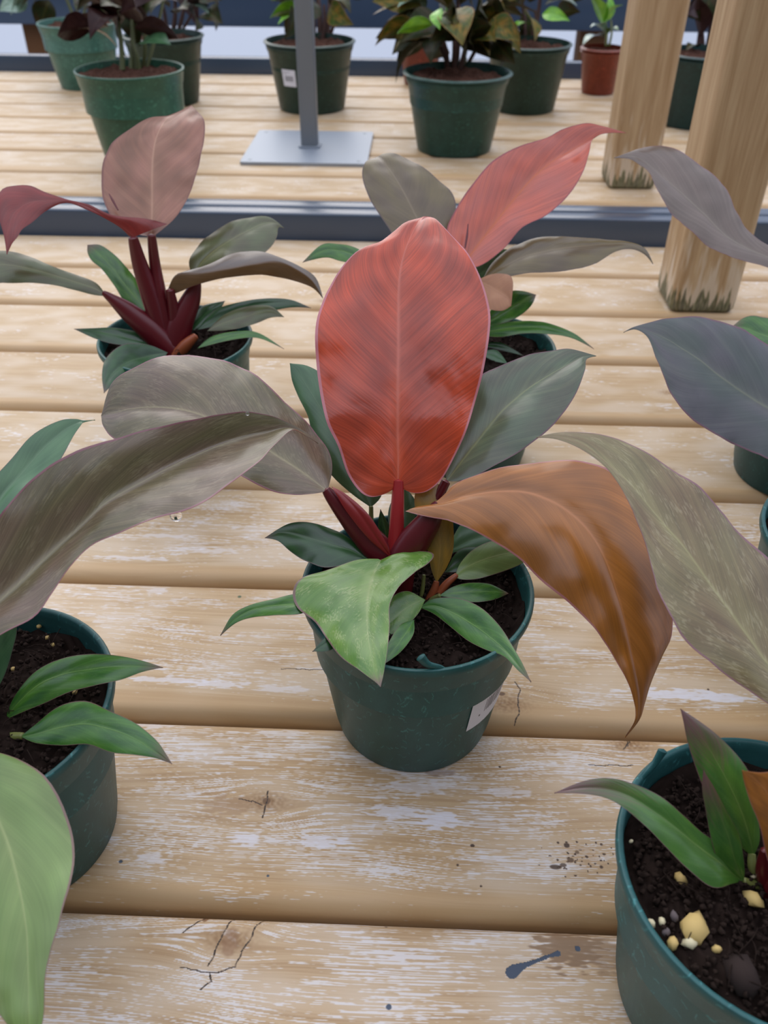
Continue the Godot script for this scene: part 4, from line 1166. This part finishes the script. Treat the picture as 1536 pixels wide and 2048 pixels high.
# ---------------------------------------------------------------- plant behind in the middle
func build_back_middle_plant() -> void:
	var t := philodendron("potted philodendron with pointed pink leaf and dark olive leaves behind the red-leaved plant", 0.065, -0.770, 8, c8(60, 128, 120), -1.0, 400)
	leaf(t, "pink", [[925, 535, 790], [938, 515, 794, 893, 470, 958, 533], [962, 482, 799, 912, 418, 1005, 500], [992, 444, 804, 945, 368, 1045, 455], [1025, 402, 810, 985, 322, 1095, 430], [1063, 358, 817, 1035, 294, 1140, 387], [1105, 323, 824, 1085, 278, 1168, 340], [1145, 300, 831, 1130, 257, 1179, 303], [1180, 281, 836, 1172, 247, 1186, 278], [1212, 264, 841, 1208, 253, 1210, 267], [1253, 266, 846]], -0.02, -0.08, 0.06)
	leaf(t, "umber", [[890, 545, 805], [870, 505, 810, 800, 490, 905, 480], [845, 460, 816, 780, 460, 912, 430], [820, 410, 824, 752, 420, 905, 388], [800, 372, 832, 732, 380, 868, 352], [783, 345, 840, 724, 345, 830, 325], [768, 325, 847, 732, 324, 795, 307], [757, 313, 853, 748, 318, 768, 308]], 0.0, 0.08, 0.10)
	leaf(t, "umber", [[965, 560, 800], [995, 540, 800, 985, 525, 1020, 552], [1045, 515, 801, 1030, 490, 1070, 545], [1105, 500, 803, 1085, 474, 1130, 542], [1165, 492, 806, 1150, 474, 1185, 530], [1220, 489, 810, 1210, 479, 1228, 505], [1260, 490, 814, 1255, 483, 1262, 498], [1290, 503, 817, 1288, 495, 1288, 508], [1306, 528, 819]], 0.3, -0.2, 0.12)
	leaf(t, "tan", [[955, 560, 795], [975, 570, 790, 985, 548, 965, 600], [1000, 585, 784, 1015, 548, 975, 618], [1018, 598, 779, 1026, 565, 1005, 622], [1022, 612, 777]], 0.05, -0.05, 0.10)
	leaf(t, "green", [[960, 655, 838], [990, 635, 838, 985, 615, 995, 650], [1025, 612, 841, 1015, 585, 1035, 635], [1055, 595, 845, 1045, 582, 1062, 612], [1072, 590, 848]], 0.1, -0.2, 0.10)
	leaf(t, "green", [[950, 668, 835], [995, 660, 833, 990, 648, 995, 674], [1045, 655, 832, 1045, 642, 1050, 667], [1095, 658, 832, 1095, 646, 1095, 668], [1145, 672, 833, 1147, 666, 1143, 676], [1188, 698, 835]], 0.25, -0.2, 0.10)
	leaf(t, "darkgreen", [[955, 690, 842], [1000, 692, 842, 1000, 685, 1000, 700], [1048, 712, 838]], 0.1, -0.1, 0.10)
	leaf(t, "teal", [[955, 705, 840], [990, 710, 836, 992, 700, 988, 722], [1015, 727, 830]], 0.1, -0.1, 0.10)
	leaf(t, "green", [[760, 530, 815], [720, 515, 818, 715, 497, 715, 528], [680, 502, 822, 675, 488, 680, 522], [645, 502, 826, 642, 490, 650, 515], [605, 525, 830]], 0.1, -0.1, 0.10)
	leaf(t, "teal", [[940, 560, 812], [965, 545, 814, 958, 525, 980, 560], [1000, 520, 818, 990, 500, 1015, 535], [1025, 500, 822]], 0.1, -0.1, 0.10)
	stalk(t, "bract", "sheath", [[936, 448, 786, 0.4], [934, 472, 783, 1.0], [930, 496, 782, 0.6]])
	stalk(t, "petiole", "petiole_red", [[925, 535, 790, 3.6], [932, 600, 812, 5.0], [945, 715, 846, 7.5]])
	stalk(t, "petiole", "sheath", [[890, 545, 805, 4.0], [905, 610, 820, 7.0], [940, 715, 848, 9.0]])
	stalk(t, "petiole", "sheath", [[965, 560, 800, 4.0], [958, 620, 818, 7.0], [948, 715, 846, 9.0]])
	stalk(t, "petiole", "sheath", [[955, 560, 796, 3.0], [955, 630, 818, 5.0], [948, 715, 846, 7.0]])
	stalk(t, "petiole", "petiole_green", [[760, 530, 815, 2.2], [830, 590, 825, 2.6], [935, 710, 850, 3.0]])
	stalk(t, "petiole", "petiole_green", [[940, 560, 812, 2.0], [940, 640, 830, 2.6], [945, 712, 852, 3.0]])
	stalk(t, "petiole", "petiole_green", [[960, 655, 838, 2.0], [952, 685, 842, 2.4], [946, 712, 850, 2.6]])

# ---------------------------------------------------------------- plants on the rear bench
func stems(t: Node3D, kind: String, list: Array) -> void:
	for q in list:
		var a := pd(q[0], q[1], q[4]) - t.position
		var b := pd(q[2], q[3], q[5]) - t.position
		part(t, "stem", tube(PackedVector3Array([a, a.lerp(b, 0.5) + Vector3(0.004, 0, 0.003), b]), [q[6] * 0.001, q[6] * 0.00085, q[6] * 0.0006], 8, 4), mats[kind])

func build_rear_plants() -> void:
	var sage := c8(96, 158, 138)
	var bottle := c8(56, 94, 80)
	var p := pot_plant("potted_foliage_plant", "light green collared pot of a whitish-stemmed plant at the back left", "potted plant", -0.936, -2.608, 0.075, 0.105, 0.159, "collar", c8(118, 184, 166), 21)
	stems(p, "stem_olive", [[150, 42, 115, -40, 2400, 2380, 5.0], [158, 42, 135, -50, 2400, 2400, 5.0], [165, 42, 180, -60, 2400, 2420, 4.5]])
	far_leaf(p, "silver", 150, 30, 2380, 205, 15, 2330, 0.035, 0.012)
	far_leaf(p, "night", 120, -10, 2380, 40, 20, 2350, 0.06, 0.02)
	far_leaf(p, "silver", 100, -10, 2390, 20, 30, 2400, 0.05, 0.02)
	far_leaf(p, "night", 140, -30, 2390, 230, 0, 2400, 0.06, 0.02)
	far_leaf(p, "night", 150, -40, 2400, 120, -120, 2380, 0.07, 0.02)

	clump(p, ["night", "night", "silver"], 130, -40, 2390, Vector2(90, 45), 10, 0.10, 801)

	p = pot_plant("potted_foliage_plant", "light green collared pot with dark burgundy leaves and small heart-shaped green leaf", "potted plant", -0.570, -1.830, 0.073, 0.1045, 0.184, "collar", c8(86, 150, 122), 22)
	stems(p, "stem_olive", [[245, 140, 232, 20, 1705, 1680, 5.5], [262, 140, 262, 0, 1720, 1700, 5.0], [278, 138, 262, 80, 1720, 1700, 5.0], [285, 142, 288, 60, 1740, 1700, 4.5], [292, 140, 330, -20, 1740, 1730, 4.0], [270, 140, 250, -60, 1730, 1720, 5.0]])
	far_leaf(p, "burgundy", 235, 60, 1690, 165, 20, 1650, 0.075, 0.02, 0.3)
	far_leaf(p, "burgundy", 240, 50, 1700, 180, 80, 1640, 0.07, 0.03, -0.2)
	far_leaf(p, "burgundy", 235, 30, 1700, 150, -20, 1680, 0.085, 0.02, 0.5)
	far_leaf(p, "burgundy", 255, 30, 1710, 215, -40, 1680, 0.085, 0.02, 0.9)
	far_leaf(p, "umber", 235, 95, 1690, 132, 68, 1640, 0.035, 0.02)
	far_leaf(p, "teal", 285, 85, 1690, 342, 90, 1640, 0.06, 0.012, 0.5)
	far_leaf(p, "teal", 262, 0, 1700, 300, -60, 1680, 0.05, 0.01, 0.8)
	far_leaf(p, "night", 288, 40, 1720, 335, 0, 1700, 0.06, 0.02, 0.6)
	far_leaf(p, "burgundy", 270, 20, 1730, 240, -50, 1720, 0.09, 0.02, 0.7)
	clump(p, ["burgundy", "night", "burgundy"], 230, 25, 1700, Vector2(60, 40), 16, 0.085, 802)
	sticker_patch(p, 0.073, 0.1016, 0.184, 30.0, 52.0, 0.085, 0.118)

	p = pot_plant("potted_foliage_plant", "dark green pot with brown stems behind the collared light green pot", "potted plant", -0.6566, -2.4278, 0.073, 0.103, 0.157, "lip", bottle, 23)
	stems(p, "stem_brown", [[345, 70, 350, 0, 2260, 2240, 7.0], [355, 70, 372, -20, 2260, 2240, 6.0], [335, 72, 318, -20, 2260, 2250, 6.0], [360, 68, 395, 0, 2280, 2240, 4.0]])
	far_leaf(p, "silver", 372, 15, 2240, 418, 28, 2200, 0.05, 0.012)
	far_leaf(p, "night", 360, 10, 2240, 320, -10, 2220, 0.06, 0.02)
	far_leaf(p, "night", 365, 0, 2240, 430, -20, 2220, 0.07, 0.02)
	far_leaf(p, "night", 340, 15, 2240, 300, 30, 2200, 0.05, 0.02)

	clump(p, ["night", "burgundy", "night"], 360, 0, 2240, Vector2(50, 35), 10, 0.09, 803)

	p = pot_plant("potted_foliage_plant", "dark green pot with white tag behind the grey metal pole", "potted plant", -0.2763, -2.3764, 0.084, 0.1137, 0.157, "lip", bottle, 24)
	stems(p, "stem_brown", [[640, 75, 632, -30, 2200, 2180, 8.0], [652, 75, 660, -20, 2200, 2180, 8.0], [628, 75, 618, -30, 2200, 2180, 7.0], [660, 72, 680, -10, 2210, 2180, 5.0], [645, 78, 648, 10, 2190, 2170, 6.0]])
	far_leaf(p, "lime", 605, 20, 2130, 540, 36, 2090, 0.045, 0.012, 1.0)
	far_leaf(p, "lime", 600, 30, 2180, 555, 50, 2150, 0.03, 0.008)
	far_leaf(p, "night", 610, 10, 2170, 550, 5, 2140, 0.06, 0.02)
	far_leaf(p, "night", 660, 10, 2170, 702, 28, 2130, 0.05, 0.02)
	far_leaf(p, "umber", 680, 0, 2170, 690, 20, 2150, 0.04, 0.01)
	far_leaf(p, "lime", 622, 0, 2180, 625, -40, 2160, 0.03, 0.01)
	far_leaf(p, "silver", 690, -10, 2200, 760, 5, 2150, 0.04, 0.012)
	clump(p, ["night", "pattern", "lime", "night"], 640, -10, 2180, Vector2(65, 32), 14, 0.09, 804)
	sticker_patch(p, 0.084, 0.1085, 0.157, -38.0, -16.0, 0.066, 0.104)

	p = pot_plant("potted_foliage_plant", "dark green pot of patterned prayer plant with one bright green leaf on the rear bench", "potted plant", 0.080, -2.002, 0.082, 0.116, 0.157, "lip", c8(58, 112, 100), 25)
	stems(p, "stem_brown", [[895, 140, 880, 60, 1880, 1850, 7.0], [908, 140, 905, 40, 1880, 1850, 8.0], [920, 140, 935, 50, 1880, 1860, 7.0], [930, 138, 975, 40, 1900, 1870, 5.0], [900, 140, 850, 40, 1900, 1850, 5.0], [912, 140, 915, -30, 1900, 1880, 7.0]])
	far_leaf(p, "night", 870, 55, 1850, 772, 45, 1800, 0.055, 0.02, 0.3)
	far_leaf(p, "lime", 866, 50, 1740, 794, 68, 1690, 0.034, 0.010, 1.1)
	far_leaf(p, "pattern", 875, 75, 1840, 788, 102, 1790, 0.050, 0.02, 0.4)
	far_leaf(p, "night", 885, 70, 1830, 862, 128, 1780, 0.060, 0.012, 0.3)
	far_leaf(p, "pattern", 905, 20, 1760, 925, 92, 1700, 0.075, 0.012, 0.2)
	far_leaf(p, "lime", 875, 20, 1740, 880, 60, 1720, 0.03, 0.006, 0.6)
	far_leaf(p, "night", 930, 55, 1850, 985, 90, 1800, 0.060, 0.02, -0.3)
	far_leaf(p, "night", 940, 40, 1850, 1085, 35, 1830, 0.055, 0.025, -0.2)
	far_leaf(p, "pattern", 900, 20, 1850, 840, 0, 1800, 0.070, 0.02, 0.3)
	far_leaf(p, "night", 920, 10, 1850, 985, -10, 1800, 0.075, 0.02, -0.3)
	far_leaf(p, "night", 915, 0, 1860, 900, -60, 1840, 0.080, 0.02, 0.4)
	far_leaf(p, "silver", 850, 20, 1870, 795, 15, 1820, 0.060, 0.012, 0.2)
	far_leaf(p, "umber", 850, 10, 1880, 745, 30, 1830, 0.030, 0.01, 0.0)
	far_leaf(p, "lime", 885, 30, 1870, 880, 0, 1860, 0.030, 0.01, 0.8)
	far_leaf(p, "night", 960, 60, 1850, 1000, 60, 1820, 0.050, 0.012, 0.0)
	far_leaf(p, "pattern", 930, 0, 1850, 1010, 20, 1800, 0.060, 0.02, -0.2)

	clump(p, ["night", "pattern", "night", "night"], 910, 40, 1850, Vector2(85, 38), 24, 0.10, 805)
	clump(p, ["night", "night", "pattern"], 905, 75, 1840, Vector2(60, 25), 14, 0.085, 811)

	p = pot_plant("potted_foliage_plant", "dark green pot with bare brown stems behind the patterned prayer plant", "potted plant", 0.270, -2.400, 0.079, 0.106, 0.154, "lip", bottle, 26)
	stems(p, "stem_brown", [[1062, 85, 1082, -20, 2200, 2170, 6.5], [1050, 85, 1040, -20, 2200, 2180, 6.0], [1070, 84, 1070, 20, 2190, 2170, 5.0]])
	far_leaf(p, "lime", 1085, 28, 2110, 1140, 42, 2080, 0.035, 0.012, 1.0)
	far_leaf(p, "silver", 1090, 10, 2160, 1155, 12, 2130, 0.055, 0.012)
	far_leaf(p, "night", 1080, 0, 2170, 1150, -20, 2140, 0.07, 0.02)
	far_leaf(p, "night", 1045, 10, 2180, 1000, 10, 2150, 0.07, 0.02)
	far_leaf(p, "lime", 1060, 50, 2170, 1020, 62, 2140, 0.03, 0.01)
	far_leaf(p, "night", 1060, 5, 2180, 1060, -50, 2160, 0.07, 0.02)

	clump(p, ["night", "night", "pattern"], 1065, 0, 2170, Vector2(65, 32), 14, 0.09, 806)

	p = pot_plant("potted_foliage_plant", "small terracotta-coloured pot with bright green leaves left of the far post", "potted plant", 0.496, -2.612, 0.045, 0.062, 0.113, "lip", c8(190, 88, 62), 27)
	stems(p, "petiole_green", [[1212, 92, 1208, 30, 2340, 2320, 4.0], [1218, 92, 1222, 40, 2340, 2320, 3.5]])
	far_leaf(p, "lime", 1206, 50, 2310, 1178, -10, 2270, 0.055, 0.01, 0.6)
	far_leaf(p, "lime", 1212, 45, 2310, 1245, 10, 2280, 0.05, 0.01, -0.4)
	far_leaf(p, "lime", 1208, 45, 2310, 1215, -15, 2280, 0.05, 0.01, 0.9)
	far_leaf(p, "silver", 1208, 75, 2310, 1165, 90, 2270, 0.045, 0.012, 0.2)
	far_leaf(p, "silver", 1210, 65, 2310, 1180, 55, 2280, 0.04, 0.012, 0.2)
	far_leaf(p, "green", 1214, 70, 2310, 1238, 62, 2280, 0.04, 0.01, 0.0)

	p = pot_plant("potted_foliage_plant", "deep teal pot with blackish stems seen between the two wooden posts", "potted plant", 0.672, -2.266, 0.075, 0.103, 0.159, "lip", c8(40, 88, 88), 28)
	stems(p, "burgundy", [[1395, 110, 1402, -20, 2080, 2060, 7.0], [1405, 110, 1392, 10, 2080, 2060, 7.0], [1412, 110, 1425, -20, 2080, 2060, 6.0]])
	far_leaf(p, "burgundy", 1400, 70, 2060, 1390, -10, 2010, 0.06, 0.01, 0.5)
	far_leaf(p, "night", 1404, 50, 2060, 1420, -20, 2030, 0.06, 0.01, 0.5)
	far_leaf(p, "night", 1395, 95, 2060, 1372, 102, 2020, 0.03, 0.01, 0.0)
	far_leaf(p, "night", 1395, 40, 2060, 1385, 0, 2020, 0.05, 0.01, 0.8)

	clump(p, ["night", "burgundy"], 1402, 0, 2060, Vector2(25, 50), 8, 0.07, 807)

	p = pot_plant("potted_foliage_plant", "little terracotta-coloured pot half hidden behind the patterned prayer plant", "potted plant", 0.0, -2.70, 0.045, 0.062, 0.113, "lip", c8(180, 86, 66), 29)
	stems(p, "petiole_green", [[845, 85, 845, 20, 2440, 2420, 4.0]])
	far_leaf(p, "green", 845, 60, 2420, 810, 60, 2390, 0.05, 0.015)

# more leaves of the same crown, thrown round a centre
func clump(t: Node3D, kinds: Array, u: float, v: float, mm: float, spread: Vector2, count: int, size: float, s: int) -> void:
	var rng := RandomNumberGenerator.new()
	rng.seed = s
	var root := pd(u, v, mm)
	for k in count:
		var at := pd(u + rng.randf_range(-spread.x, spread.x), v + rng.randf_range(-spread.y, spread.y), mm + rng.randf_range(-70.0, 60.0))
		var out := (at - root) * Vector3(1, 0.3, 1)
		var d := (out.normalized() * 0.7 + Vector3(rng.randf_range(-0.6, 0.6), rng.randf_range(-0.7, 0.35), rng.randf_range(-0.2, 0.8))).normalized() * size * rng.randf_range(0.8, 1.25)
		var m := lance(at, at + d, size * rng.randf_range(0.5, 0.68), 0.012, t.position, rng.randf_range(0.5, 1.3) * (1.0 if rng.randf() < 0.5 else -1.0))
		var kind: String = kinds[k % kinds.size()]
		m.surface_set_material(0, mats[kind])
		m.surface_set_material(1, mats[kind])
		part(t, "leaf", m)

func sticker_patch(t: Node3D, rb: float, rt: float, h: float, a0: float, a1: float, y0: float, y1: float) -> void:
	var st := PackedVector3Array()
	var nn := PackedVector3Array()
	var uv := PackedVector2Array()
	var ix := PackedInt32Array()
	for a in 5:
		var az := deg_to_rad(lerpf(a0, a1, a / 4.0))
		for b in 2:
			var y := lerpf(y0, y1, b)
			var r := rb + (rt - rb) * y / h + 0.0012
			st.append(Vector3(sin(az) * r, y, cos(az) * r))
			nn.append(Vector3(sin(az), -0.12, cos(az)).normalized())
			uv.append(Vector2(a / 4.0, 1.0 - b))
	for a in 4:
		var k := a * 2
		ix.append_array([k, k + 1, k + 2, k + 1, k + 3, k + 2])
	if not mats.has("sticker"):
		mats["sticker"] = sticker_mat()
	part(t.get_node("pot"), "price_sticker", mesh_of(st, nn, uv, ix), mats["sticker"])

# ---------------------------------------------------------------- drops
func build_small_things() -> void:
	var water := StandardMaterial3D.new()
	water.albedo_color = Color(1, 1, 1, 0.02)
	water.roughness = 0.0
	water.transparency = BaseMaterial3D.TRANSPARENCY_ALPHA
	water.refraction_enabled = true
	water.refraction_scale = 0.033
	var a := lathe([Vector2(0.00001, -0.0034), Vector2(0.0012, -0.0032), Vector2(0.0024, -0.0024), Vector2(0.0032, -0.0010), Vector2(0.0034, 0.0002), Vector2(0.0030, 0.0016), Vector2(0.0020, 0.0027), Vector2(0.00001, 0.0032)], 28)
	var o := part(self, "water_drop", a, water)
	o.position = pd(352, 1031, 467)
	tag(o, "clear round water drop hanging under the long grey-brown leaf", "droplet")
	var d := part(self, "water_drop_001", a, water)
	d.position = pd(495, 827, 486)
	d.scale = Vector3.ONE * 0.34
	tag(d, "tiny water bead on the upper margin of the long grey-brown leaf", "droplet")
